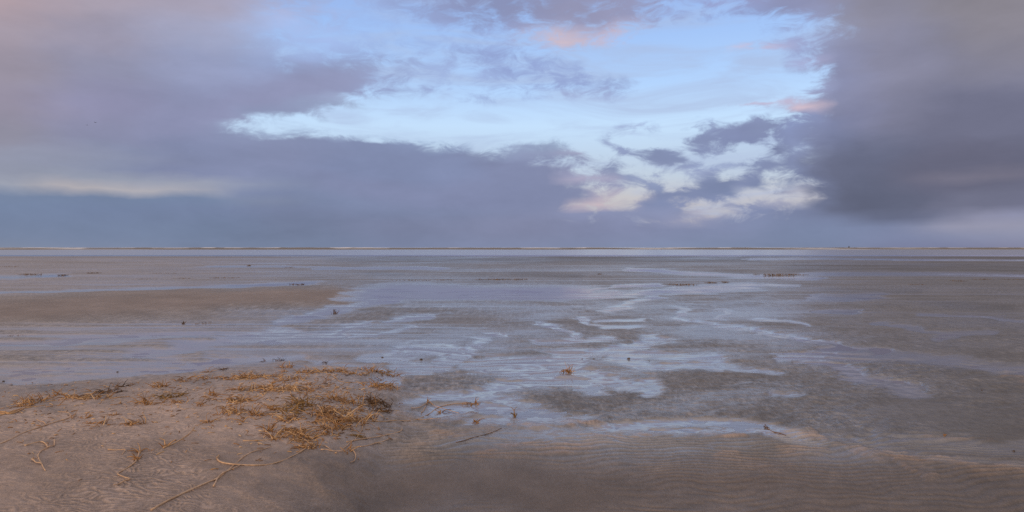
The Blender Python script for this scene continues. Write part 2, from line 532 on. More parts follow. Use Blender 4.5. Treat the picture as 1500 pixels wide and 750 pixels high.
def straw_material(name, c1, c2, c3, scale=9.0):
    m, nt = new_mat(name)
    L = nt.links.new
    out = node(nt, 'ShaderNodeOutputMaterial')
    bs = node(nt, 'ShaderNodeBsdfPrincipled', i_Roughness=.6)
    bs.inputs['Specular IOR Level'].default_value = .3
    L(bs.outputs[0], out.inputs[0])
    geo = node(nt, 'ShaderNodeNewGeometry')
    n1 = node(nt, 'ShaderNodeTexNoise', i_Scale=scale, i_Detail=3.0)
    L(geo.outputs['Position'], n1.inputs['Vector'])
    n2 = node(nt, 'ShaderNodeTexNoise', i_Scale=scale * 9, i_Detail=2.0)
    L(geo.outputs['Position'], n2.inputs['Vector'])
    rnd = geo.outputs['Random Per Island']
    f = mth(nt, 'ADD', mth(nt, 'MULTIPLY', n1.outputs[0], .5), mth(nt, 'MULTIPLY', rnd, .75), True)
    rp = node(nt, 'ShaderNodeValToRGB')
    e = rp.color_ramp.elements
    e[0].position = .18
    e[0].color = (*c1, 1)
    e[1].position = .95
    e[1].color = (*c3, 1)
    k = e.new(.55)
    k.color = (*c2, 1)
    L(f, rp.inputs[0])
    g = mth(nt, 'ADD', mth(nt, 'MULTIPLY', n2.outputs[0], .9), .55)
    cb = node(nt, 'ShaderNodeCombineColor')
    for i in range(3):
        L(g, cb.inputs[i])
    L(mix_col(nt, 1.0, rp.outputs[0], cb.outputs[0], 'MULTIPLY'), bs.inputs['Base Color'])
    return m


def plain_material(name, c, rough=.7):
    m, nt = new_mat(name)
    out = node(nt, 'ShaderNodeOutputMaterial')
    bs = node(nt, 'ShaderNodeBsdfPrincipled', i_Roughness=rough)
    geo = node(nt, 'ShaderNodeNewGeometry')
    n1 = node(nt, 'ShaderNodeTexNoise', i_Scale=6.0, i_Detail=4.0)
    nt.links.new(geo.outputs['Position'], n1.inputs['Vector'])
    nt.links.new(mix_col(nt, n1.outputs[0], tuple(.7 * x for x in c), tuple(min(1, 1.3 * x) for x in c)), bs.inputs['Base Color'])
    nt.links.new(bs.outputs[0], out.inputs[0])
    return m


M_SAND = sand_material()
M_WATER = water_material()
M_SEA = sea_material()
M_STRAW = straw_material('dry_straw', (.14, .068, .024), (.40, .20, .072), (.78, .52, .27))
M_DARK = straw_material('rotting_straw', (.04, .024, .014), (.12, .062, .026), (.30, .16, .065))
M_STEM = straw_material('bleached_stem', (.36, .20, .09), (.50, .31, .17), (.68, .48, .32), 5.0)
M_GREEN = straw_material('green_shoot', (.10, .06, .018), (.24, .135, .036), (.46, .26, .085))
M_WRACK = straw_material('wrack', (.06, .035, .015), (.14, .08, .03), (.30, .18, .075))
M_CLOD = plain_material('dark_clod', (.09, .065, .05))
M_BIRD = plain_material('bird_plumage', (.05, .05, .055))
M_HULL = plain_material('ship_hull', (.05, .055, .07))


# ------------------------------------------------------------------ ground, water, sea
def grid_object(name, X, Y, Z, mat, attrs):
    nr, nc = X.shape
    me = bpy.data.meshes.new(name)
    co = np.stack([X, Y, Z], -1).reshape(-1, 3).astype(np.float32)
    i = np.arange((nr - 1) * (nc - 1))
    r, c = i // (nc - 1), i % (nc - 1)
    v0 = r * nc + c
    quads = np.stack([v0, v0 + nc, v0 + nc + 1, v0 + 1], -1).astype(np.int32)
    me.vertices.add(len(co))
    me.vertices.foreach_set('co', co.ravel())
    me.loops.add(quads.size)
    me.loops.foreach_set('vertex_index', quads.ravel())
    me.polygons.add(len(quads))
    me.polygons.foreach_set('loop_start', np.arange(0, quads.size, 4, dtype=np.int32))
    me.polygons.foreach_set('use_smooth', np.ones(len(quads), bool))
    me.update(calc_edges=True)
    for k, a in attrs.items():
        if a.ndim == 3:
            at_ = me.attributes.new(k, 'FLOAT_COLOR', 'POINT')
            at_.data.foreach_set('color', np.concatenate([a, np.ones(a.shape[:2] + (1,))], -1).astype(np.float32).ravel())
        else:
            at_ = me.attributes.new(k, 'FLOAT', 'POINT')
            at_.data.foreach_set('value', a.astype(np.float32).ravel())
    me.materials.append(mat)
    o = bpy.data.objects.new(name, me)
    col.objects.link(o)
    # faces should look up
    if me.polygons[len(quads) // 2].normal.z < 0:
        me.flip_normals()
    return o


def lerp3(a, b, t):
    return a * (1 - t[..., None]) + np.array(b, float) * t[..., None]


WET_C, DRY_C, BAR_C, DARK_C, RUST_C = (.172, .154, .143), (.462, .346, .280), (.285, .230, .200), (.085, .074, .066), (.34, .225, .150)
tint = np.zeros(GX.shape + (3,)) + np.array(WET_C)
tint = lerp3(tint, DRY_C, G['Ms'])
tint = lerp3(tint, BAR_C, G['bar'])
tint = lerp3(tint, DARK_C, np.clip(G['D'] * .85, 0, 1))
tint = lerp3(tint, RUST_C, np.clip(G['R'] * (.75 + 1.1 * G['fine'] + .35 * G['r1'] * G['front']), 0, 1) * .85)
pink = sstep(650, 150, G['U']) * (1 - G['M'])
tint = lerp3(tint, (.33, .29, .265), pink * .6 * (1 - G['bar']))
warm = sstep(285, 345, G['dy']) * (1 - .6 * G['Ms'])
tint = lerp3(tint, (.185, .140, .113), warm * .85)
tint = tint * (1 - .10 * sstep(310, 360, G['dy']) * (1 - G['Ms']) - .10 * G['smooth'] * (1 - G['Ms']))[..., None]
tint = tint * (1 + .10 * G['n1'] + .10 * G['n2'])[..., None]
tint = lerp3(tint, (.34, .325, .335), np.clip(G['film'], 0, 1) * .75)  # paler tint puts the sheen of the film into the colour
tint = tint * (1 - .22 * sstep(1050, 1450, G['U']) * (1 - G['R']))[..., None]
stipple_shade = G['stip'] * (G['relief'] * .95 + .18)  # stipple of moist pits with their shading, put into the tint
tint = tint * (1 + .11 * np.clip(G['r1'], -1, 1) * G['front'] * (1 - G['smooth']))[..., None]  # front ripples: crest light and shade of moist troughs painted into the tint
stipple_shade = stipple_shade * (.35 + .65 * sstep(35, 95, G['dy']))
tint = tint * np.clip(1.03 + .45 * stipple_shade, .5, 1.55)[..., None]
G['film'] = np.clip(G['film'] + .40 * np.maximum(stipple_shade, 0), 0, 1)
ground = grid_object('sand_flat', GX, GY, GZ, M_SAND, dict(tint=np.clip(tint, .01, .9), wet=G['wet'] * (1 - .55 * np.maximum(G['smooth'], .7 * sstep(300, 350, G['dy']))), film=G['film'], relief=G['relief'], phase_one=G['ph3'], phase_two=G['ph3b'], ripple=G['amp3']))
tag(ground, kind='structure')

# still water lying in the hollows of the flats, one level sheet
wy = CAM_H * F / np.array([11.6, 14, 18, 24, 34, 50, 80, 140, 260, 500])
wx = np.linspace(-1.5, 1.5, 30)
WY = np.repeat(wy[:, None], len(wx), 1)
tag(grid_object('shallow_water', WY * wx[None], WY, WY * 0, M_WATER, {}), kind='structure')

# the sea: calm skin near the beach, breakers behind
sy = np.concatenate([np.linspace(CAM_H * F / 11.6, 262, 40), np.linspace(262, 420, 160)[1:], np.geomspace(420, 9000, 60)[1:]])
sr = np.linspace(-1.3, 1.3, 1500)
SY = np.repeat(sy[:, None], len(sr), 1)
SX = SY * sr[None]
sw = sstep(266, 284, SY)
rows_ = (SY + 22 * fbm(SX * .006, SY * .01, 3, 91)) / 34.0
crest = np.clip(np.sin(rows_ * 2 * np.pi), 0, 1) ** 1.6
hgt = np.clip(.62 + .55 * fbm(SX * .02, SY * .02, 4, 95), .12, 1.35)
SZ = sw * (crest * hgt * .70 + .18) * sstep(900, 420, SY) + .05 * sw * fbm(SX * .15, SY * .1, 3, 97)
foam = sw * sstep(.42, .8, crest * hgt) * sstep(-.02, .34, fbm(SX * .05, SY * .02, 4, 99))
sea = grid_object('sea', SX, SY, SZ, M_SEA, dict(foam=foam, swell=sw * sstep(1200, 500, SY)))
tag(sea, kind='structure')


# ------------------------------------------------------------------ tubes and tufts
def catmull(P, n):
    P = np.asarray(P, float)
    if len(P) < 3:
        t = np.linspace(0, 1, n)[:, None]
        return P[0] * (1 - t) + P[-1] * t
    Q = np.vstack([2 * P[0] - P[1], P, 2 * P[-1] - P[-2]])
    ts = np.linspace(0, len(P) - 1.0001, n)
    i = ts.astype(int)
    t = (ts - i)[:, None]
    p0, p1, p2, p3 = Q[i], Q[i + 1], Q[i + 2], Q[i + 3]
    return .5 * (2 * p1 + (p2 - p0) * t + (2 * p0 - 5 * p1 + 4 * p2 - p3) * t * t + (3 * p1 - p0 - 3 * p2 + p3) * t ** 3)


def tube(V, Fc, pts, rad, sides=5):
    pts = np.asarray(pts, float)
    n = len(pts)
    rad = np.broadcast_to(rad, (n,))
    tg = np.gradient(pts, axis=0)
    tg /= np.linalg.norm(tg, axis=1, keepdims=True) + 1e-9
    up = np.array([0, 0, 1.0])
    side = np.cross(tg, up)
    ln = np.linalg.norm(side, axis=1, keepdims=True)
    side = np.where(ln > 1e-3, side / (ln + 1e-9), np.array([1.0, 0, 0]))
    nb = np.cross(side, tg)
    b = len(V)
    for k in range(n):
        for s in range(sides):
            a = 2 * math.pi * s / sides
            V.append(pts[k] + rad[k] * (math.cos(a) * side[k] + math.sin(a) * nb[k]))
    for k in range(n - 1):
        for s in range(sides):
            s2 = (s + 1) % sides
            Fc.append((b + k * sides + s, b + k * sides + s2, b + (k + 1) * sides + s2, b + (k + 1) * sides + s))
    Fc.append(tuple(b + s for s in range(sides))[::-1])
    Fc.append(tuple(b + (n - 1) * sides + s for s in range(sides)))


def blade_points(r, bx, by, length, lay, azi, kink, n=6):
    """one dry blade rising from the sand at (bx, by), bending over and often lying down"""
    seg = length / (n - 1)
    el = lay
    p = np.array([bx, by, float(zlook(bx, by)) - .006])
    P = [p.copy()]
    a = azi
    for k in range(n - 1):
        d = np.array([math.cos(a) * math.cos(el), math.sin(a) * math.cos(el), math.sin(el)])
        p = p + d * seg
        g = float(zlook(p[0], max(p[1], 1.2)))
        if p[2] < g + .002:
            p[2] = g + .002 + abs(r.normal(0, .003))
            el = max(el, .1)
        P.append(p.copy())
        el -= kink * (1 + r.normal(0, .5)) / (n - 1)
        a += r.normal(0, .30)
        if r.random() < .12:
            a += r.normal(0, 1.0)
            el -= .4
    return catmull(P, n + 3)


def tuft(px, py, wpx, n, name='dry_grass_tuft', mat=None, length=(.03, .095), upright=.55, thick=.0030, squash=.5, seed=0):
    r = np.random.default_rng(int(px * 31 + py * 7 + seed))
    X, Y, Z = (float(v) for v in at(px, py))
    spread = wpx / F * Y * .5
    V, Fc = [], []
    for k in range(n):
        q = r.random() ** .6
        a = r.uniform(0, 2 * math.pi)
        bx = X + math.cos(a) * q * spread
        by = Y + math.sin(a) * q * spread * squash * 2.0
        L_ = r.uniform(*length)
        lay = np.clip(r.normal(upright, .35), .02, 1.45)
        P = blade_points(r, bx, by, L_, lay, r.uniform(0, 2 * math.pi), r.uniform(.2, 1.6), 6)
        rr = thick * r.uniform(.6, 1.25) * np.linspace(1.0, .35, len(P))
        tube(V, Fc, P, rr, 4)
    V = np.array(V) - np.array([X, Y, Z])
    return link_mesh(name, V, Fc, mat or M_STRAW, loc=(X, Y, Z))


def stem_pts(pts, r, n=None, lift=.002, wob=.004):
    p = np.array(pts, float)
    X, Y, Z = at(p[:, 0], p[:, 1])
    ln = np.hypot(np.diff(X), np.diff(Y)).sum()
    n = n or max(10, int(ln / .025))
    c = catmull(np.stack([X, Y, Z * 0], -1), n)
    c[:, 0] += wob * np.cumsum(r.normal(0, .35, n)) / 3
    c[:, 1] += wob * np.cumsum(r.normal(0, .35, n)) / 3
    zz = zlook(c[:, 0], c[:, 1])
    zz = np.maximum(zz, 0.0)
    k = np.ones(5) / 5
    zz = np.convolve(np.pad(zz, 2, 'edge'), k, 'valid')
    t = np.linspace(0, 1, n)
    c[:, 2] = zz + lift + .002 * np.sin(t * 9 + r.uniform(0, 6))
    return c


def add_stem(V, Fc, pts, r, rad=.0042, taper=.55, lift=.0030):
    c = stem_pts(pts, r, lift=lift)
    n = len(c)
    rr = .8 * rad * np.linspace(1, taper, n) * (1 + .10 * r.normal(0, 1, n).clip(-1, 1))
    step = r.integers(5, 8)
    rr[::step] *= 1.35                      # joints of the runner
    tube(V, Fc, c, rr, 6)
    return c


def runner(label, group, main, branches=(), rad=.0042, shoots=(), mat=None, name='grass_runner', taper=.55):
    r = np.random.default_rng(int(main[0][0] * 13 + main[0][1]))
    X, Y, Z = (float(v) for v in at(*main[len(main) // 2]))
    org = np.array([X, Y, Z])
    V, Fc = [], []
    add_stem(V, Fc, main, r, rad, taper)
    o = link_mesh(name, np.array(V) - org, Fc, mat or M_STEM, loc=tuple(org))
    tag(o, label, 'grass stem', group)
    for b in branches:
        V, Fc = [], []
        add_stem(V, Fc, b, r, rad * .85, .6, .006)
        link_mesh('side_stem', np.array(V) - org, Fc, mat or M_STEM, parent=o)
    for (sx, sy, n) in shoots:
        V, Fc = [], []
        bx, by, bz = (float(v) for v in at(sx, sy))
        for k in range(n):
            P = blade_points(r, bx + r.normal(0, .008), by + r.normal(0, .012), r.uniform(.03, .08), r.uniform(.3, 1.3), r.uniform(0, 6.3), r.uniform(.2, 1.2), 6)
            tube(V, Fc, P, .0034 * np.linspace(1, .4, len(P)), 4)
        link_mesh('leaf_shoot', np.array(V) - org, Fc, M_STRAW, parent=o)
    return o


G_RUN = 'bleached grass runners lying on the sand'
runner('longest pale runner, rising from the bottom edge of the photo towards the big heap', G_RUN,
       [(222, 748), (250, 733), (300, 710), (317, 703), (332, 690), (345, 679), (367, 664), (397, 657)],
       [[(313, 714), (318, 703), (330, 693), (352, 683)]], .0048)
runner('pale runner making the long sagging curve under the big grass heap', G_RUN,
       [(318, 672), (325, 678), (350, 682), (383, 682), (413, 675), (436, 665), (452, 656)], [[(318, 672), (321, 668)]], .0046)
runner('short straw coloured runner leaving the big heap on its left side', G_RUN,
       [(356, 646), (387, 645), (412, 641), (430, 636), (452, 627), (478, 630)], [[(430, 636), (445, 645), (462, 656)]], .0042)
runner('straight pale runner right of the heap with an upturned hooked tip', G_RUN,
       [(508, 648), (518, 646), (541, 643), (567, 638), (583, 634), (589, 630), (588, 627)], [[(518, 646), (510, 652), (503, 658)]], .0042)
runner('pale runner right of the heap, the nearer of two parallel ones, with a loose rootlet', G_RUN,
       [(510, 657), (533, 654), (553, 650), (563, 647), (571, 644)], [[(515, 659), (521, 668), (519, 677), (513, 679)]], .0040,
       [(508, 661, 5)])
runner('thin bleached runner lying along the near foot of the grass heap', G_RUN,
       [(464, 653), (474, 653), (486, 660)], [[(470, 660), (490, 662), (505, 663)]], .0036)
runner('long forked runner reaching from the heap across the wet sand to the right', G_RUN,
       [(537, 599), (545, 613), (552, 618), (567, 619), (590, 618), (612, 615), (628, 607), (643, 597), (667, 592), (698, 592)],
       [[(626, 588), (634, 594), (643, 598), (673, 606)], [(602, 599), (616, 597), (626, 590)], [(617, 606), (624, 596)], [(612, 616), (630, 615), (645, 614)]],
       .0042, [(645, 605, 6), (628, 590, 4), (697, 591, 5)])
runner('upright thin runner across the right half of the grass heap', G_RUN,
       [(529, 609), (531, 622), (529, 633), (519, 647)], [], .0034)
runner('straight pale straw on the back of the grassy mound', G_RUN, [(483, 548), (492, 554), (500, 559), (540, 562)], [], .0036)
runner('diagonal pale straw behind the heap, under the back row of tufts', G_RUN, [(504, 562), (496, 567), (484, 576)], [], .0034)
runner('long curled runner on the left sand, doubling back at its far end', G_RUN,
       [(-12, 656), (17, 643), (33, 635), (63, 625), (87, 618), (103, 612), (104, 607), (98, 604), (86, 603)], [[(54, 616), (62, 619), (68, 624)]], .0040)
runner('crooked hook shaped runner lying alone on the left sand', G_RUN,
       [(37, 653), (50, 649), (63, 648), (70, 656), (60, 662), (56, 669), (61, 680), (67, 690)],
       [[(80, 646), (79, 654), (71, 657)], [(47, 675), (54, 679), (61, 681)]], .0046)
runner('small forked runner with a curled dry leaf at the near left', G_RUN,
       [(205, 661), (199, 676), (190, 684), (182, 688), (171, 695), (180, 700), (190, 703)],
       [[(190, 703), (178, 709), (166, 713)]], .0042, [(200, 674, 7), (204, 664, 4)])
runner('straight slanting runner on the bare sand left of the heap', G_RUN,
       [(240, 657), (260, 647), (277, 637), (287, 623)], [], .0036, [(246, 654, 5)], M_STRAW)
runner('short straw lying flat on the left sand, below the slanting runner', G_RUN, [(158, 660), (170, 660), (183, 660), (178, 666)], [], .0034)
runner('thick bundle of flattened stems at the left edge of the photo', G_RUN,
       [(-10, 612), (0, 609), (20, 603), (40, 598), (67, 594)], [[(-8, 606), (20, 606), (45, 594), (60, 585)], [(0, 604), (12, 606), (22, 604)]],
       .0060, [(30, 596, 8), (45, 594, 8), (62, 586, 6)], M_STRAW)
runner('straight straw pointing right from the left row of tufts', G_RUN, [(160, 584), (172, 583), (189, 581)], [], .0042, [], M_STRAW)
runner('pale straw stub standing left of the heap beside two upright blades', G_RUN, [(390, 634), (387, 626), (385, 620)], [], .0038)
runner('dark broken stick at the start of the rust coloured lip', None,
       [(1119, 626), (1130, 631), (1140, 635), (1152, 638)], [[(1121, 624), (1128, 629)]], .0042, [], M_DARK, 'broken_stick')
runner('thin dark stem lying on the rippled sand at the front', None, [(668, 648), (700, 640), (735, 628)], [], .003, [], M_DARK, 'broken_stick')

# tufts that can be told apart: (px, py, width px, blades, label, material, options)
UP = dict(upright=.95, length=(.04, .10))
NAMED = [
    (447, 640, 46, 60, 'biggest tangle of golden straw, at the near left of the heap', None, {}),
    (450, 655, 30, 26, 'golden straw hanging over the long sagging runner', None, {}),
    (403, 642, 18, 18, 'dense brown tuft at the left end of the big heap', None, UP),
    (395, 630, 16, 10, 'few tall pale blades standing at the left of the heap', None, UP),
    (428, 632, 44, 40, 'flattened golden tuft between the left blades and the big tangle', None, {}),
    (497, 604, 52, 62, 'broad tuft of orange straw in the middle of the heap', None, {}),
    (508, 618, 46, 56, 'golden straw with long bent blades right of the big tangle', None, dict(length=(.08, .19))),
    (487, 628, 28, 30, 'upright orange tuft at the near edge of the middle heap', None, UP),
    (519, 592, 30, 34, 'orange tuft at the top right of the heap', None, UP),
    (433, 601, 42, 46, 'yellow green grass tuft on the left shoulder of the heap', 'G', {}),
    (417, 614, 30, 30, 'dark golden tuft sloping down left of the middle heap', None, {}),
    (442, 592, 34, 30, 'arched tuft with green tinted blades behind the left shoulder', 'G', dict(length=(.08, .16))),
    (467, 607, 24, 26, 'upright brown tuft in the gap between the two halves of the heap', None, UP),
    (476, 607, 9, 12, 'small blackened stub in the middle of the heap', 'D', UP),
    (490, 584, 30, 24, 'sparse spiky tuft behind the middle of the heap', None, UP),
    (553, 590, 34, 60, 'dark rotting clump at the right end of the mound', 'D', {}),
    (557, 601, 30, 36, 'low dark straggle in front of the dark rotting clump', 'D', {}),
    (546, 615, 18, 18, 'pale tuft at the root of the long forked runner', None, UP),
    (487, 637, 20, 14, 'small flat tuft between the heap and the hooked runner', None, {}),
    (530, 641, 14, 10, 'tiny green tuft above the hooked runner', 'G', {}),
    (567, 567, 34, 44, 'brown tuft at the far right tip of the mound, against the water', None, {}),
    (545, 566, 22, 20, 'ragged brown tuft left of the far right tip', None, UP),
    (565, 549, 36, 44, 'orange tuft at the right end of the back fringe', None, {}),
    (543, 543, 22, 30, 'tall brown tuft standing in the back fringe', None, UP),
    (518, 548, 36, 36, 'low dark tuft of the back fringe before the water', None, {}),
    (487, 544, 46, 50, 'densest tuft of the back fringe', None, {}),
    (457, 545, 40, 40, 'long low tuft at the left end of the back fringe', None, {}),
    (408, 528, 18, 14, 'thin dark spikes on the waterline at the top of the mound', 'D', dict(upright=.7, length=(.03, .075), thick=.0026)),
    (385, 530, 20, 9, 'small dark spikes at the waterline, left of the taller spikes', 'D', dict(upright=.7, length=(.03, .075), thick=.0026)),
    (477, 532, 8, 9, 'single dark shoot above the back fringe at the waterline', 'D', dict(upright=.7, length=(.03, .075), thick=.0026)),
    (421, 538, 19, 26, 'thin strand of straw just below the dark waterline spikes', None, {}),
    (355, 553, 46, 80, 'wide brown mat of straw on the left back of the mound', None, {}),
    (388, 553, 46, 50, 'wide straw mat in the middle back of the mound', None, {}),
    (425, 556, 40, 40, 'straw mat right of the middle back of the mound', None, {}),
    (378, 570, 46, 46, 'loose straw mat in the second row on the mound', None, {}),
    (415, 570, 50, 56, 'thick brown straw mat in the second row, above the yellow green tuft', None, {}),
    (448, 571, 46, 50, 'straw mat at the right end of the second row', None, {}),
    (353, 589, 36, 40, 'tuft with a long bent blade at the left of the mound', None, {}),
    (338, 606, 32, 34, 'spiky orange tuft alone on the slope left of the heap', None, UP),
    (374, 607, 18, 16, 'small round tuft on the bare slope between spiky tuft and heap', None, UP),
    (397, 600, 9, 9, 'tiny upright tuft on bare sand left of the yellow green tuft', None, UP),
    (133, 584, 46, 56, 'biggest tuft of the left row on the sand', None, {}),
    (107, 583, 34, 34, 'grey brown tuft left of the biggest tuft of the left row', None, {}),
    (158, 575, 32, 32, 'low dark tuft at the top right of the left row', 'D', {}),
    (180, 567, 22, 18, 'spiky dark tuft standing alone at the far edge of the left sand', 'D', dict(upright=.7, length=(.03, .075), thick=.0026)),
    (235, 567, 20, 28, 'pointed brown tuft with a tall middle spike on the far left sand', None, UP),
    (247, 581, 40, 46, 'thick olive tuft in the middle of the left sand', 'G', {}),
    (208, 590, 16, 14, 'upright tuft of a few pale blades left of the olive tuft', None, UP),
    (219, 593, 14, 14, 'leaning tuft of pale blades just below the olive tuft', None, UP),
    (264, 590, 22, 18, 'small drooping tuft right below the olive tuft', None, {}),
    (293, 594, 14, 10, 'sparse tuft of two or three pale blades on the slope', None, UP),
    (312, 579, 16, 14, 'small forked tuft below the wide back mat', None, UP),
    (277, 556, 50, 30, 'scattered thin straw on the far crest of the sand', None, {}),
    (333, 587, 26, 14, 'flat pale straw left of the tuft with the long bent blade', None, {}),
    (328, 542, 16, 14, 'little grey tuft on the waterline left of the mats', 'D', dict(upright=.7, length=(.03, .075), thick=.0026)),
    (42, 590, 34, 34, 'golden tuft behind the flattened stems at the left edge', None, UP),
    (80, 580, 20, 16, 'pale spiky tuft at the left end of the left row', None, UP),
    (196, 622, 28, 24, 'low straggling tuft on the bare rippled sand', None, {}),
    (147, 622, 22, 10, 'faint thin straw lying left of the straggling tuft', None, {}),
    (125, 613, 9, 6, 'tiny yellow leaf blade on the left sand', None, {}),
    (833, 546, 13, 16, 'lone brown tuft standing in the shallow pool mid photo', None, dict(upright=1.15, length=(.045, .11), thick=.0048, squash=.3)),
    (754, 610, 6, 5, 'green sprig with a bent tip in the front pool', 'G', dict(upright=1.25, length=(.05, .10), thick=.0042, squash=.3)),
    (697, 619, 10, 10, 'small brown clump in the pool left of the green sprig', None, dict(length=(.03, .08))),
    (690, 592, 22, 8, 'brown straggle at the tip of the long forked runner', None, {}),
    (490, 459, 10, 12, 'two thin spiky shoots beside the blue shallow, far left of centre', 'D', dict(upright=1.1, length=(.05, .11), thick=.005)),
    (435, 417, 20, 16, 'dark brown tuft on the wet sand beyond the dry bar', 'D', dict(upright=.6, length=(.05, .13), thick=.009)),
    (268, 474, 5, 6, 'tiny stub at the near edge of the dry bar', 'D', dict(upright=1.0, length=(.04, .07), thick=.006)),
    (1383, 638, 6, 5, 'small pale leafy bit on the dark smooth sand at right', None, dict(length=(.012, .028))),
]
mats = {None: M_STRAW, 'G': M_GREEN, 'D': M_DARK}
for (px, py, w, n, lab, mk, opt) in NAMED:
    tag(tuft(px, py, w * (1.15 if w > 20 else 1), int(n * (1.15 if w > 20 else 1)), mat=mats[mk], **opt), lab, 'grass tuft', 'dry grass tufts on the sand')

# short loose shoots that nothing tells apart
r_ = np.random.default_rng(21)
for k in range(46):
    t = r_.random()
    px = 300 + 260 * r_.random()
    py = 545 + 75 * r_.random() ** 1.2
    tag(tuft(px, py, 10, int(r_.integers(4, 9)), name='straw_wisp', seed=k, length=(.04, .10), upright=.6),
        'little wisp of loose straw between the bigger tufts on the mound', 'straw wisp', 'wisps of straw on the mound')
for k in range(16):
    px, py = r_.uniform(20, 300), r_.uniform(572, 625)
    tag(tuft(px, py, 7, int(r_.integers(2, 5)), name='straw_wisp', seed=k + 100, length=(.03, .07), upright=.5),
        'few short blades poking out of the bare sand left of the mound', 'straw wisp', 'stray blades on the left sand')

# chopped straw litter
V, Fc = [], []
for k in range(1300):
    u = r_.random()
    if u < .6:
        px, py = r_.normal(450, 75), r_.normal(585, 32)
    else:
        px, py = r_.uniform(0, 560), 560 + abs(r_.normal(0, 45))
    if py < 545 or py > 735 or px > 585 or px < -20:
        continue
    X, Y, Z = (float(v) for v in at(px, py))
    a = r_.uniform(0, 6.28)
    L_ = r_.uniform(.006, .04)
    p0 = np.array([X, Y, Z + .001])
    p1 = np.array([X + math.cos(a) * L_, Y + math.sin(a) * L_, float(zlook(X + math.cos(a) * L_, Y + math.sin(a) * L_)) + r_.uniform(.001, .008)])
    tube(V, Fc, [p0, (p0 + p1) / 2 + [0, 0, .002], p1], r_.uniform(.0010, .0026), 4)
tag(link_mesh('grass_litter', V, Fc, M_STRAW), kind='stuff')


# ------------------------------------------------------------------ strips of wrack on the far flats
def wrack(px, py, wpx, hpx, label, name='wrack_strip'):
    r = np.random.default_rng(int(px * 17 + py))
    X, Y, Z = (float(v) for v in at(px, py))
    half = wpx / F * Y * .5
    hh = hpx / F * Y * .55
    V, Fc = [], []
    nx, ny = 40, 7
    dep = max(.25, half * .22)
    for i in range(nx):
        for j in range(ny):
            u = i / (nx - 1) * 2 - 1
            v = j / (ny - 1) * 2 - 1
            e = max(0, 1 - abs(u) ** 2.5) * max(0, 1 - v * v)
            ns = .55 + .8 * float(perlin(u * half * 3 + px, v * 2 + py, 5))
            x = u * half
            y = v * dep + .15 * half * .3 * float(perlin(u * 2 + px, 0.5, 6))
            V.append((x, y, -.02 + hh * e * max(.15, ns)))
    for i in range(nx - 1):
        for j in range(ny - 1):
            a = i * ny + j
            Fc.append((a, a + ny, a + ny + 1, a + 1))
    for k in range(int(30 + wpx)):
        bx = X + r.uniform(-1, 1) * half * .95
        by = Y + r.uniform(-1, 1) * dep * .7
        P = [(bx, by, Z)]
        a = r.uniform(0, 6.28)
        L_ = r.uniform(.5, 1.4) * hh * 1.6
        for q in (1, 2, 3):
            P.append((bx + math.cos(a) * L_ * q / 3, by + math.sin(a) * L_ * q / 3, Z + hh * (.5 + .9 * r.random()) * math.sin(q * .9)))
        tube(V, Fc, np.array(P) - np.array([X, Y, Z]), hh * .10 * np.array([1, .9, .7, .4]), 4)
    o = link_mesh(name, V, Fc, M_WRACK, loc=(X, Y, Z))
    return tag(o, label, 'wrack strip', 'strips of brown wrack on the far flats')


WRACK = [
    (735, 410, 78, 3, 'longest brown wrack strip, in the middle above the blue shallow'),
    (600, 411, 66, 1.8, 'faint thin wrack strip left of the longest one'),
    (650, 410.5, 30, 1.8, 'short thin wrack strip touching the left end of the longest one'),
    (1141, 403.5, 46, 4, 'thick golden brown wrack strip right of centre, in bright water'),
    (1170, 403, 26, 2, 'thin tail of wrack just right of the thick golden strip'),
    (998, 418, 42, 3.5, 'brown wrack strip at the left edge of the bright pool'),
    (1042, 415, 16, 3, 'small wrack lump behind the bright pool'),
    (1062, 414, 8, 2.6, 'tiniest wrack lump behind the bright pool'),
    (45, 402.5, 32, 2.6, 'brown wrack strip nearest the left edge of the photo'),
    (92, 403.5, 10, 2.6, 'small dark wrack lump between two strips at far left'),
    (137, 400.5, 16, 2.4, 'short wrack strip right of the small lump at far left'),
    (328, 407.5, 44, 2, 'long thin wrack strip over the dry bar'),
    (270, 408, 32, 1.6, 'faint wrack strip left of the long thin one over the dry bar'),
    (215, 409, 30, 1.3, 'faintest wrack strip over the dry bar'),
    (240, 400.5, 40, 1.3, 'faint speckled wrack far over the dry bar'),
    (424, 392, 14, 1.5, 'small far wrack strip above the dark brown tuft'),
    (365, 389.5, 4, 2, 'dot of wrack far out left of the small far strip'),
    (300, 473.5, 24, 2, 'small dark wrack strip at the near edge of the dry bar'),
    (24, 491.5, 18, 2, 'small brown wrack strip on the pink wet sand at left edge'),
    (12, 391, 30, 1.4, 'thin far wrack strip at the left edge of the photo'),
    (1344, 417, 22, 1.6, 'low wrack strip on the dark sand at right'),
    (1404, 412, 16, 2, 'small wrack strip with a lump, at right'),
    (1440, 409.5, 26, 2, 'brown wrack strip farther right than the lumpy one'),
    (1484, 409.5, 30, 1.6, 'wrack strip nearest the right edge of the photo'),
    (1108, 402, 10, 1.6, 'tiny wrack bit left of the thick golden strip'),
    (878, 402, 4, 2, 'single dark wrack dot on grey sand near the centre'),
]
for w_ in WRACK:
    wrack(*w_)


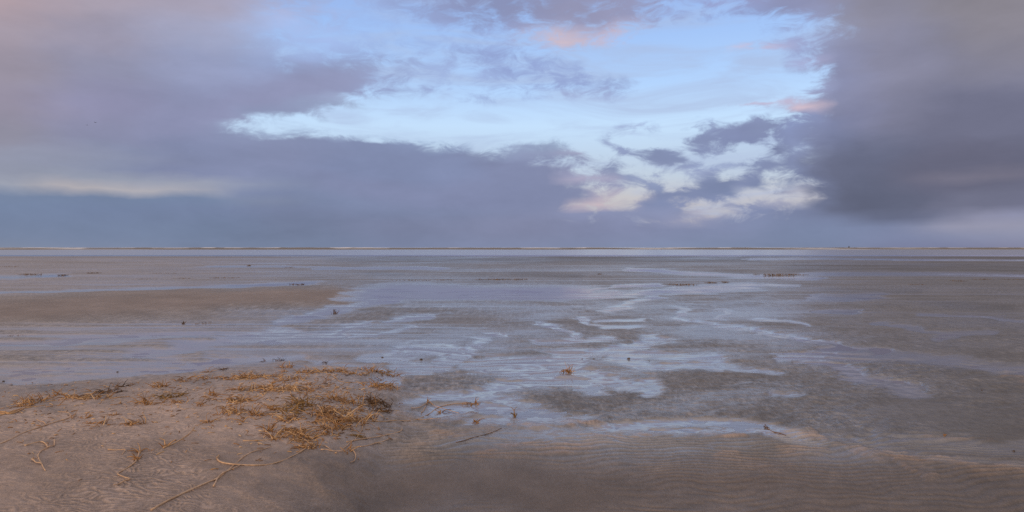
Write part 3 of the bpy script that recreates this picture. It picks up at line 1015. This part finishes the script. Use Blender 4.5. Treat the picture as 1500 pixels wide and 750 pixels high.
# dark clods lying in the pools
def clod(px, py, wpx, label):
    r = np.random.default_rng(int(px))
    X, Y, Z = (float(v) for v in at(px, py))
    s = wpx / F * Y * .5
    V, Fc = [], []
    n, m_ = 10, 7
    for i in range(m_):
        th = math.pi * i / (m_ - 1)
        for j in range(n):
            a = 2 * math.pi * j / n
            k = s * (1 + .45 * float(perlin(math.cos(a) * 1.4 + px, th * 1.6 + math.sin(a) + .3, 8)))
            V.append((k * math.sin(th) * math.cos(a), k * .8 * math.sin(th) * math.sin(a), k * .55 * math.cos(th) + .2 * s))
    for i in range(m_ - 1):
        for j in range(n):
            Fc.append((i * n + j, i * n + (j + 1) % n, (i + 1) * n + (j + 1) % n, (i + 1) * n + j))
    o = link_mesh('sand_clod', V, Fc, M_CLOD, loc=(X, Y, Z))
    tag(o, label, 'clod', 'dark clods in the pools')


for c_ in [(921, 525.5, 4.5, 'largest dark clod in the striped pool right of the lone tuft'),
           (870, 526, 3, 'small dark clod behind the lone tuft'),
           (853, 526, 2, 'pinhead clod left of the small dark clod behind the lone tuft'),
           (951, 529, 2, 'pinhead clod right of the largest dark clod'),
           (617, 527, 5, 'flat dark clod in the crescent pool right of the mound'),
           (560, 524, 4, 'dark clod at the left end of the crescent pool'),
           (17, 567, 4, 'dark clod at the waterline by the left edge'),
           (5, 559, 4, 'dark clod in the shallow at the left edge'),
           (172, 545, 3, 'dark clod in the shallow beyond the left sand'),
           (1438, 572, 3, 'dark clod on the smooth brown sand at right'),
           (1485, 661, 4, 'pale crumb on the wet sand at the right edge')]:
    clod(*c_)


# ------------------------------------------------------------------ two birds
def bird(px, py, Y, span, flap, yaw, label):
    X = (px - CX) / F * Y
    Z = CAM_H + (HY - py) / F * Y
    V, Fc = [], []
    xs = np.linspace(-.5, .5, 9)
    rad = np.array([.012, .035, .05, .075, .085, .08, .055, .05, .008]) * .75
    n = 8
    for x, r in zip(xs, rad):
        for j in range(n):
            a = 2 * math.pi * j / n
            V.append((x * .42 * span, r * span * math.cos(a), r * span * .9 * math.sin(a)))
    for i in range(8):
        for j in range(n):
            Fc.append((i * n + j, i * n + (j + 1) % n, (i + 1) * n + (j + 1) % n, (i + 1) * n + j))
    for s in (-1, 1):
        b = len(V)
        secs = [(.04, .02, .13, 0), (.18, .05, .12, flap * .13), (.32, .03, .09, flap * .16), (.5, -.06, .015, flap * .06)]
        for (d, xo, ch, zz) in secs:
            for (dx, dz) in ((ch / 2, 0), (0, .012), (-ch / 2, 0), (0, -.006)):
                V.append(((xo + dx) * span, s * d * span, (zz + dz + .02) * span))
        for k in range(3):
            for q in range(4):
                q2 = (q + 1) % 4
                Fc.append((b + k * 4 + q, b + k * 4 + q2, b + k * 4 + 4 + q2, b + k * 4 + 4 + q))
        Fc.append((b + 12, b + 13, b + 14, b + 15))
    b = len(V)
    for (x, y, z) in ((-.19, .02, 0), (-.30, .06, 0), (-.30, -.06, 0), (-.19, -.02, 0), (-.24, 0, .012), (-.24, 0, -.008)):
        V.append((x * span, y * span, z * span))
    Fc += [(b, b + 1, b + 4), (b + 1, b + 2, b + 4), (b + 2, b + 3, b + 4), (b, b + 1, b + 5), (b + 1, b + 2, b + 5), (b + 2, b + 3, b + 5)]
    o = link_mesh('flying_bird', V, Fc, M_BIRD, loc=(X, Y, Z))
    o.rotation_euler = (0, 0, yaw)
    tag(o, label, 'bird', 'birds flying in the left sky')


bird(127.5, 183, 150, .85, -.6, math.radians(150), 'dark bird in the left sky, lower and left of the pair')
bird(139.5, 179.5, 150, .95, .5, math.radians(165), 'dark bird in the left sky, higher and right of the pair')

# ------------------------------------------------------------------ distant vessel
bx_, by_ = (1243.5 - CX) / F * 900, 900.0
ship = bpy.data.objects.new('distant_boat', None)
ship.location = (bx_, by_, 0)
ship.scale = (.55, .55, .62)
ship.rotation_euler = (0, 0, math.radians(75))
col.objects.link(ship)
tag(ship, 'tiny dark boat on the horizon behind the surf, right of centre', 'boat')


def hull_mesh():
    V, Fc = [], []
    for (x, hw, zt) in ((-4, 1.2, 1.6), (-2, 1.5, 1.5), (1, 1.5, 1.6), (3, 1.0, 1.9), (4.6, .08, 2.3)):
        V += [(x, -hw, zt), (x, -hw * .6, -.3), (x, hw * .6, -.3), (x, hw, zt)]
    for k in range(4):
        for q in range(4):
            q2 = (q + 1) % 4
            Fc.append((k * 4 + q, k * 4 + q2, k * 4 + 4 + q2, k * 4 + 4 + q))
    Fc += [(3, 2, 1, 0), (16, 17, 18, 19)]
    return V, Fc


def cabin_mesh():
    V = [(-2, -1, 1.5), (.4, -1, 1.5), (.4, 1, 1.5), (-2, 1, 1.5), (-1.9, -.9, 3.5), (0, -.9, 3.5), (0, .9, 3.5), (-1.9, .9, 3.5),
         (-1.95, -1.05, 3.62), (.2, -1.05, 3.62), (.2, 1.05, 3.62), (-1.95, 1.05, 3.62)]
    Fc = [(0, 1, 5, 4), (1, 2, 6, 5), (2, 3, 7, 6), (3, 0, 4, 7), (4, 5, 9, 8), (5, 6, 10, 9), (6, 7, 11, 10), (7, 4, 8, 11), (8, 9, 10, 11)]
    return V, Fc


link_mesh('hull', *hull_mesh(), M_HULL, ship, smooth=False)
link_mesh('cabin', *cabin_mesh(), M_HULL, ship, smooth=False)
V, Fc = [], []
tube(V, Fc, [(-.8, 0, 3.6), (-.8, 0, 5.2)], [.14, .08], 6)
link_mesh('mast', V, Fc, M_HULL, ship)

# ------------------------------------------------------------------ sky
SUN_EL, SUN_AZ = math.radians(9), math.radians(218)     # azimuth clockwise from +Y: behind the camera, to the left
SKY_X = np.array([0, 150, 300, 450, 600, 750, 900, 1050, 1200, 1350, 1500], float)
SKY_Y = np.array([0, 50, 100, 150, 200, 250, 300, 340, 362], float)
SKY = [
    [(176, 158, 166, 1), (166, 157, 172, 1), (167, 162, 182, 1), (165, 176, 214, .70), (156, 178, 226, .35), (140, 150, 188, .7), (150, 154, 188, .7), (150, 160, 205, .5), (140, 143, 174, .9), (140, 136, 150, 1), (139, 135, 144, 1)],
    [(160, 150, 163, 1), (154, 150, 170, 1), (162, 168, 198, .9), (164, 188, 234, .70), (156, 180, 228, .25), (150, 168, 215, .30), (152, 162, 200, .40), (150, 175, 225, .05), (142, 150, 186, .35), (139, 138, 154, 1), (137, 133, 144, 1)],
    [(150, 143, 158, 1), (146, 147, 172, 1), (154, 162, 196, .95), (154, 172, 214, .75), (150, 170, 214, .45), (145, 165, 210, .35), (150, 170, 215, .1), (160, 185, 230, 0), (140, 145, 180, .1), (136, 136, 156, 1), (132, 129, 143, 1)],
    [(148, 142, 160, 1), (143, 143, 173, 1), (140, 146, 178, 1), (143, 150, 184, .95), (148, 162, 200, .35), (152, 170, 212, .2), (165, 180, 220, .1), (170, 190, 225, .05), (142, 152, 190, .3), (126, 127, 150, 1), (124, 121, 138, 1)],
    [(142, 141, 158, 1), (136, 139, 166, 1), (134, 140, 172, 1), (140, 152, 184, .4), (145, 165, 198, .35), (150, 168, 200, .1), (150, 164, 202, 0), (134, 146, 184, .05), (130, 139, 175, .15), (110, 110, 136, 1), (113, 110, 127, 1)],
    [(146, 151, 170, 1), (138, 147, 172, 1), (128, 139, 167, 1), (124, 135, 166, 1), (126, 135, 168, 1), (132, 139, 172, 1), (140, 150, 184, .1), (132, 143, 178, .1), (124, 134, 168, .3), (104, 107, 134, 1), (105, 106, 124, 1)],
    [(118, 133, 162, 1), (118, 132, 163, 1), (118, 131, 162, 1), (120, 130, 160, 1), (124, 132, 162, 1), (130, 136, 166, 1), (140, 147, 180, .42), (134, 144, 178, .38), (120, 129, 160, .8), (102, 107, 134, 1), (118, 120, 146, 1)],
    [(120, 134, 162, 1), (118, 132, 160, 1), (116, 130, 158, 1), (118, 129, 157, 1), (124, 132, 161, 1), (128, 134, 163, 1), (130, 137, 168, 1), (128, 137, 168, 1), (122, 134, 164, 1), (126, 135, 165, 1), (142, 146, 170, 1)],
    [(128, 139, 162, 1), (124, 136, 162, 1), (120, 133, 160, 1), (120, 133, 160, 1), (124, 134, 163, 1), (128, 137, 166, 1), (128, 138, 167, 1), (124, 136, 164, 1), (120, 132, 160, 1), (122, 128, 158, 1), (130, 132, 158, 1)],
]
SKY = np.array(SKY, float)
_r = np.random.default_rng(12)
PUFFS = [(_r.uniform(905, 1195), _r.uniform(185, 268), _r.uniform(12, 30), _r.uniform(4, 9), _r.uniform(-14, 10), .7,
          (136, 147, 182), 1, .9) for _ in range(16)]
# (cx, cy, rx, ry, tilt deg, soft, (r, g, b), alpha, strength) laid over in order
BLOBS = [
    # edge of the big low bank left of centre
    (480, 262, 330, 50, 4, .35, (125, 136, 167), 1, 1), (640, 262, 220, 44, 5, .35, (128, 136, 168), 1, 1),
    (560, 235, 150, 32, 6, .3, (130, 141, 175), 1, .9),
    (330, 232, 150, 34, -4, .5, (132, 140, 172), 1, .9),
    # clear gap above it
    (640, 175, 190, 26, 6, .5, (185, 212, 240), 0, .9), (760, 190, 120, 22, 8, .5, (190, 215, 242), 0, .9),
    (420, 184, 110, 13, -2, .6, (170, 192, 220), .15, .75), (560, 185, 110, 15, 3, .5, (185, 210, 238), 0, .95),
    (1000, 110, 170, 62, 0, .5, (180, 205, 242), 0, .9), (900, 165, 130, 34, 0, .6, (180, 205, 242), 0, .8),
    (560, 30, 90, 34, 10, .6, (160, 188, 238), .25, .7),
    # dark tongue reaching right from the left veil
    (485, 116, 150, 22, -6, .8, (150, 157, 192), .95, .9), (360, 150, 150, 26, -14, .9, (143, 147, 180), 1, .8), (660, 105, 120, 30, 6, .9, (158, 178, 220), .4, .8),
    (430, 160, 90, 9, -3, .6, (140, 150, 182), 1, .7),
    # upper middle dark veil and its pink underside
    (740, 6, 170, 34, 4, 1.0, (140, 149, 188), .72, .85), (860, 20, 90, 26, 0, .9, (154, 154, 184), .8, .75),
    (818, 57, 60, 15, 4, 1.1, (208, 190, 202), .62, .9), (912, 48, 38, 12, -12, 1.1, (206, 188, 204), .5, .85),
    (1115, 70, 46, 9, -6, .9, (198, 190, 216), .85, .95), (1185, 88, 20, 6, 0, .8, (190, 182, 214), .6, .9),
    (1190, 60, 60, 40, 0, .8, (150, 165, 210), .45, .6),
    # thin grey streaks in the blue
    (820, 112, 110, 20, 9, .7, (146, 163, 208), .75, .85), (850, 138, 60, 10, 6, .8, (156, 168, 206), .7, .85), (760, 95, 90, 12, 14, .8, (145, 162, 208), .6, .8),
    # small clouds right of centre
    (1095, 190, 54, 15, -3, .7, (132, 142, 178), .95, 1), (1036, 186, 32, 9, 6, .7, (140, 152, 190), .8, .9),
    (972, 230, 40, 13, 8, .6, (134, 146, 180), 1, 1), (915, 217, 24, 6, 20, .7, (150, 164, 200), .8, .9), (930, 192, 46, 14, -10, .8, (168, 184, 218), .55, .8),
    (1158, 214, 30, 11, -10, .6, (126, 136, 170), 1, 1), (1106, 245, 30, 7, 0, .6, (128, 139, 172), 1, 1),
    (1212, 254, 18, 16, 0, .6, (122, 132, 166), 1, 1),
    (1062, 276, 50, 11, -8, .4, (126, 138, 172), 1, 1), (965, 292, 44, 9, -4, .5, (130, 141, 175), 1, 1), (1130, 268, 30, 8, 0, .6, (126, 138, 172), 1, 1),
    (910, 255, 40, 8, 14, .6, (140, 152, 184), 1, .9), (955, 268, 16, 8, 0, .6, (136, 150, 184), 1, .9),
    (1190, 180, 34, 10, -35, .6, (142, 156, 198), .9, .9), (1215, 160, 30, 12, -40, .6, (140, 152, 192), .9, .8),
    (770, 216, 56, 6, -3, .7, (145, 158, 190), .95, .95), (845, 229, 42, 6, 2, .8, (178, 178, 204), .85, .95), (790, 228, 40, 6, 0, .8, (146, 156, 188), .95, .9),
    (860, 262, 46, 10, 6, .8, (172, 168, 192), .9, .9),
    (1125, 146, 54, 6, -3, .9, (196, 190, 216), .85, .95), (1182, 153, 38, 7, -4, .8, (224, 198, 206), .95, 1), (1200, 120, 34, 9, -22, .8, (168, 180, 220), .6, .8),
    # cream light low between the clouds
    (896, 283, 44, 6, 2, .8, (204, 190, 198), .4, .75), (872, 298, 40, 6, 4, .8, (204, 186, 192), .5, .9),
    (985, 258, 60, 12, -4, .9, (160, 172, 204), .3, .8), (1050, 243, 44, 9, 0, .9, (150, 164, 200), .3, .8),
    (1045, 308, 52, 3.5, -5, .8, (196, 188, 198), .35, .8), (1110, 299, 40, 2.5, -9, .8, (196, 190, 200), .4, .9), (1000, 319, 50, 4, 0, .9, (176, 170, 188), .6, .9),
    (1168, 287, 18, 8, 28, .7, (210, 206, 210), .3, .8), (1150, 264, 18, 8, 10, .7, (190, 200, 216), .3, .8), (1108, 283, 22, 4, 0, .8, (195, 200, 212), .3, .9), (1012, 284, 26, 6, -6, .6, (130, 141, 175), 1, .9), (940, 308, 70, 7, 0, .7, (138, 146, 178), 1, .9),
    (1203, 226, 7, 14, -25, .8, (190, 208, 236), .1, .9), (1085, 228, 36, 7, -4, .9, (150, 164, 200), .25, .8), (1185, 203, 28, 6, -20, .9, (150, 164, 200), .25, .8),
    # light slit low on the left
    (100, 268, 250, 12, 0, .9, (158, 163, 178), 1, .9), (60, 276, 80, 4, 0, .9, (180, 170, 176), 1, .8), (280, 273, 60, 6, 3, .9, (174, 174, 180), 1, .8),
    (150, 275, 210, 4.5, 0, .9, (182, 177, 181), 1, .8), (380, 292, 60, 6, 0, .9, (140, 142, 162), 1, .6),
    (120, 292, 280, 10, 1, .7, (117, 133, 162), 1, .8),
    (60, 232, 160, 18, 0, .9, (150, 155, 176), 1, .6),
    # the storm cloud on the right
    (1455, 50, 240, 120, 0, .4, (138, 136, 151), 1, 1), (1440, 130, 215, 110, 0, .4, (130, 130, 150), 1, 1), (1420, 215, 218, 95, 0, .3, (113, 115, 138), 1, 1), (1268, 172, 40, 60, 10, .8, (130, 135, 168), 1, .9), (1228, 205, 36, 26, -20, .5, (126, 134, 168), 1, 1), (1238, 105, 34, 44, 12, .8, (138, 144, 178), .9, .9),
    (1290, 250, 95, 58, 0, .6, (103, 108, 132), 1, 1), (1340, 282, 140, 38, -4, .4, (97, 102, 124), 1, 1),
    (1420, 250, 120, 42, -4, .6, (104, 105, 126), 1, .9), (1440, 258, 90, 9, -3, .9, (122, 119, 136), 1, .7),
    (1450, 290, 90, 16, -8, .5, (114, 116, 138), 1, .8),
    (1310, 100, 70, 90, 10, .9, (137, 138, 162), 1, .7),
    (1470, 20, 100, 60, 0, .9, (140, 135, 143), 1, .7),
    (1450, 328, 90, 14, -4, .8, (150, 150, 170), 1, .8), (1490, 312, 40, 8, -6, .8, (140, 143, 170), 1, .7),
]


_k = next(i for i, b in enumerate(BLOBS) if b[:2] == (896, 283))
BLOBS[_k:_k] = PUFFS


def sky_paint(px, py):
    px = np.asarray(px, float)
    py = np.asarray(py, float)
    fx = np.clip(np.interp(px, SKY_X, np.arange(len(SKY_X))), 0, len(SKY_X) - 1.0001)
    fy = np.clip(np.interp(py, SKY_Y, np.arange(len(SKY_Y))), 0, len(SKY_Y) - 1.0001)
    i, j = fx.astype(int), fy.astype(int)
    u, v = (fx - i)[..., None], (fy - j)[..., None]
    u = u * u * (3 - 2 * u)
    v = v * v * (3 - 2 * v)
    c = (SKY[j, i] * (1 - u) + SKY[j, i + 1] * u) * (1 - v) + (SKY[j + 1, i] * (1 - u) + SKY[j + 1, i + 1] * u) * v
    for (cx, cy, rx, ry, tilt, soft, rgb, al, s) in BLOBS:
        a = math.radians(tilt)
        dx, dy = px - cx, py - cy
        x = dx * math.cos(a) + dy * math.sin(a)
        y = -dx * math.sin(a) + dy * math.cos(a)
        q = np.sqrt((x / rx) ** 2 + (y / ry) ** 2)
        m = s * (1 - sstep(1 - soft * .7, 1 + soft * .7, q))[..., None]
        c = c * (1 - m) + np.array([*rgb, al]) * m
    return c


world = bpy.data.worlds.new('World')
scene.world = world
world.use_nodes = True
nt = world.node_tree
nt.nodes.clear()
L = nt.links.new
wout = node(nt, 'ShaderNodeOutputWorld')
bg = node(nt, 'ShaderNodeBackground')
L(bg.outputs[0], wout.inputs[0])
tc = node(nt, 'ShaderNodeTexCoord')
sep = node(nt, 'ShaderNodeSeparateXYZ')
L(tc.outputs['Generated'], sep.inputs[0])
sx, sy_, sz = sep.outputs
az0 = mth(nt, 'ARCTAN2', sx, sy_)
hyp = mth(nt, 'SQRT', mth(nt, 'ADD', mth(nt, 'MULTIPLY', sx, sx), mth(nt, 'MULTIPLY', sy_, sy_)))
t0 = mth(nt, 'DIVIDE', sz, mth(nt, 'MAXIMUM', hyp, .02))
t0 = mth(nt, 'MINIMUM', t0, 3.0)


def sky_noise(sxk, syk, detail, rough, off, dist=0.0):
    cb = node(nt, 'ShaderNodeCombineXYZ')
    L(mth(nt, 'MULTIPLY', az0, sxk), cb.inputs[0])
    L(mth(nt, 'MULTIPLY', t0, syk), cb.inputs[1])
    cb.inputs[2].default_value = off
    n = node(nt, 'ShaderNodeTexNoise', i_Scale=1.0, i_Detail=detail, i_Roughness=rough)
    n.inputs['Distortion'].default_value = dist
    L(cb.outputs[0], n.inputs['Vector'])
    return mth(nt, 'SUBTRACT', n.outputs[0], .5)


nA = sky_noise(9, 24, 6, .55, 1.3)
nB = sky_noise(11, 26, 6, .55, 8.1)
nF = sky_noise(24, 50, 8, .64, 3.7, .5)     # wisps and cloud edges
nS = sky_noise(6, 15, 5, .5, 5.5, .4)       # soft shading inside the clouds
damp = mth(nt, 'MULTIPLY', t0, 9.0, True)   # calmer close to the horizon
uu = mth(nt, 'ADD', az0, mth(nt, 'MULTIPLY', nA, .075))
tt = mth(nt, 'ADD', t0, mth(nt, 'MULTIPLY', mth(nt, 'MULTIPLY', nB, .032), damp))

NR = 31
T_ROWS = np.linspace(0.0, .375, NR)


def ramp_chain(az_lo, az_hi, eps_src):
    stops = np.linspace(az_lo, az_hi, 32)
    u01 = mth(nt, 'DIVIDE', mth(nt, 'SUBTRACT', uu, az_lo), az_hi - az_lo)
    ccol = calpha = None
    prev = eps_src
    for k, tr in enumerate(T_ROWS):
        px = CX + F * np.tan(stops)
        py = HY - F * tr / np.cos(stops)
        c = sky_paint(np.clip(px, -40, 1540), np.clip(py, 0, 362))
        rgb = lin_arr(c[:, :3])
        gt = bpy.data.node_groups.new('sky_row', 'ShaderNodeTree')
        gt.interface.new_socket('Fac', in_out='INPUT', socket_type='NodeSocketFloat')
        gt.interface.new_socket('Color', in_out='OUTPUT', socket_type='NodeSocketColor')
        gt.interface.new_socket('Alpha', in_out='OUTPUT', socket_type='NodeSocketFloat')
        gin, gout = gt.nodes.new('NodeGroupInput'), gt.nodes.new('NodeGroupOutput')
        rr = gt.nodes.new('ShaderNodeValToRGB')
        el = rr.color_ramp.elements
        el[0].position = 0
        el[1].position = 1
        for q in range(1, 31):
            el.new(q / 31.0)
        for q in range(32):
            el[q].color = (*rgb[q], float(c[q, 3]))
        gt.links.new(gin.outputs[0], rr.inputs[0])
        gt.links.new(rr.outputs[0], gout.inputs[0])
        gt.links.new(rr.outputs[1], gout.inputs[1])
        rp = node(nt, 'ShaderNodeGroup', node_tree=gt)
        fac = u01 if prev is None else mth(nt, 'MULTIPLY_ADD', prev, 1e-7, c=u01)
        L(fac, rp.inputs[0])
        if ccol is None:
            ccol, calpha = rp.outputs[0], rp.outputs[1]
        else:
            w = mth(nt, 'MULTIPLY', mth(nt, 'SUBTRACT', tt, float(T_ROWS[k - 1])), 1.0 / float(tr - T_ROWS[k - 1]), True)
            ccol = mix_col(nt, w, ccol, rp.outputs[0])
            calpha = mix_f(nt, w, calpha, rp.outputs[1])
        prev = calpha
    return ccol, calpha


cL, aL = ramp_chain(-.70, .02, None)
cR, aR = ramp_chain(-.02, .70, aL)
half = mth(nt, 'ADD', mth(nt, 'MULTIPLY', az0, 30.0), .5, True)
cC = mix_col(nt, half, cL, cR)
aC = mix_f(nt, half, aL, aR)
# wisps eat into the cloud edges
edge = mth(nt, 'ADD', aC, mth(nt, 'MULTIPLY', mth(nt, 'MULTIPLY', nF, 2.3),
                              mth(nt, 'ADD', .10, mth(nt, 'MULTIPLY', mth(nt, 'MULTIPLY', aC, mth(nt, 'SUBTRACT', 1.0, aC)), 4.0))))
mr = node(nt, 'ShaderNodeMapRange', interpolation_type='SMOOTHSTEP')
crisp = mth(nt, 'ADD', mth(nt, 'MULTIPLY', az0, 5.0), .3, True)
L(mix_f(nt, crisp, .08, .15), mr.inputs['From Min'])
L(mix_f(nt, crisp, .90, .86), mr.inputs['From Max'])
L(edge, mr.inputs[0])
alpha = mr.outputs[0]
shade = mth(nt, 'ADD', 1.0, mth(nt, 'ADD', mth(nt, 'MULTIPLY', nS, .42), mth(nt, 'MULTIPLY', nF, .12)))
shc = node(nt, 'ShaderNodeCombineColor')
for i in range(3):
    L(shade, shc.inputs[i])
cC = mix_col(nt, 1.0, cC, shc.outputs[0], 'MULTIPLY')
# clear evening blue behind the clouds
skyt = node(nt, 'ShaderNodeTexSky', sky_type='NISHITA')
skyt.sun_disc = False
skyt.sun_elevation = SUN_EL
skyt.sun_rotation = SUN_AZ
skyt.air_density = 1.2
skyt.dust_density = 1.0
nis = mix_col(nt, 1.0, skyt.outputs[0], (.10, .10, .10), 'MULTIPLY')
gr = node(nt, 'ShaderNodeValToRGB')
stops = [(362, (146, 154, 178)), (320, (166, 166, 182)), (290, (186, 184, 193)), (262, (182, 195, 214)), (225, (184, 204, 228)),
         (185, (190, 217, 245)), (125, (172, 204, 245)), (60, (158, 191, 240)), (0, (147, 178, 232))]
el = gr.color_ramp.elements
el[0].position = 0
el[1].position = 1
el[0].color = (*lin(*stops[0][1]), 1)
el[1].color = (*lin(*stops[-1][1]), 1)
for y_, c_ in stops[1:-1]:
    e = el.new((362 - y_) / 362.0)
    e.color = (*lin(*c_), 1)
L(mth(nt, 'DIVIDE', t0, .362, True), gr.inputs[0])
clear = mix_col(nt, 1.0, mix_col(nt, .85, nis, gr.outputs[0]), (1.16, 1.16, 1.18), 'MULTIPLY')
nV = sky_noise(5, 26, 6, .55, 12.3, .8)
vr = node(nt, 'ShaderNodeMapRange', interpolation_type='SMOOTHSTEP')
vr.inputs['From Min'].default_value = -.10
vr.inputs['From Max'].default_value = .20
vr.inputs['To Max'].default_value = .62
L(nV, vr.inputs[0])
clear = mix_col(nt, vr.outputs[0], clear, lin(172, 188, 221))
front = mix_col(nt, alpha, clear, cC)
# overhead and behind, unseen: cloud brightened and warmed as fill for the ground
nZ = sky_noise(3, 4, 5, .55, 9.7)
zr = node(nt, 'ShaderNodeMapRange', interpolation_type='SMOOTHSTEP')
zr.inputs['From Min'].default_value = -.15
zr.inputs['From Max'].default_value = .2
L(nZ, zr.inputs[0])
over = mix_col(nt, zr.outputs[0], lin(178, 180, 198), lin(214, 196, 180))
up = node(nt, 'ShaderNodeMapRange', interpolation_type='SMOOTHSTEP')
up.inputs['From Min'].default_value = .38
up.inputs['From Max'].default_value = .75
L(t0, up.inputs[0])
back = node(nt, 'ShaderNodeMapRange', interpolation_type='SMOOTHSTEP')
back.inputs['From Min'].default_value = .80
back.inputs['From Max'].default_value = 1.5
L(mth(nt, 'ABSOLUTE', az0), back.inputs[0])
final = mix_col(nt, mth(nt, 'MAXIMUM', up.outputs[0], back.outputs[0]), front, over)
L(final, bg.inputs[0])
bg.inputs[1].default_value = 1.0

# ------------------------------------------------------------------ low warm sun through thin cloud
sun = bpy.data.lights.new('sun', 'SUN')
sun.energy = 1.6
sun.angle = math.radians(8)
sun.color = (1.0, .74, .53)
so = bpy.data.objects.new('sun', sun)
d = np.array([math.sin(SUN_AZ) * math.cos(SUN_EL), math.cos(SUN_AZ) * math.cos(SUN_EL), math.sin(SUN_EL)])
from mathutils import Vector
so.rotation_euler = Vector(d).to_track_quat('Z', 'Y').to_euler()
so.location = (-20, -20, 15)
col.objects.link(so)

# ------------------------------------------------------------------ camera
cam = bpy.data.cameras.new('camera')
cam.sensor_fit = 'HORIZONTAL'
cam.sensor_width = 36
cam.lens = 36 * F / 1500
cam.shift_y = -(375 - HY) / 1500
cam.clip_start = .1
cam.clip_end = 20000
co = bpy.data.objects.new('camera', cam)
co.location = (0, 0, CAM_H)
co.rotation_euler = (math.radians(90), 0, 0)
col.objects.link(co)
scene.camera = co
scene.cycles.use_denoising = False
scene.view_settings.view_transform = 'Standard'
scene.view_settings.look = 'None'
scene.view_settings.exposure = 0
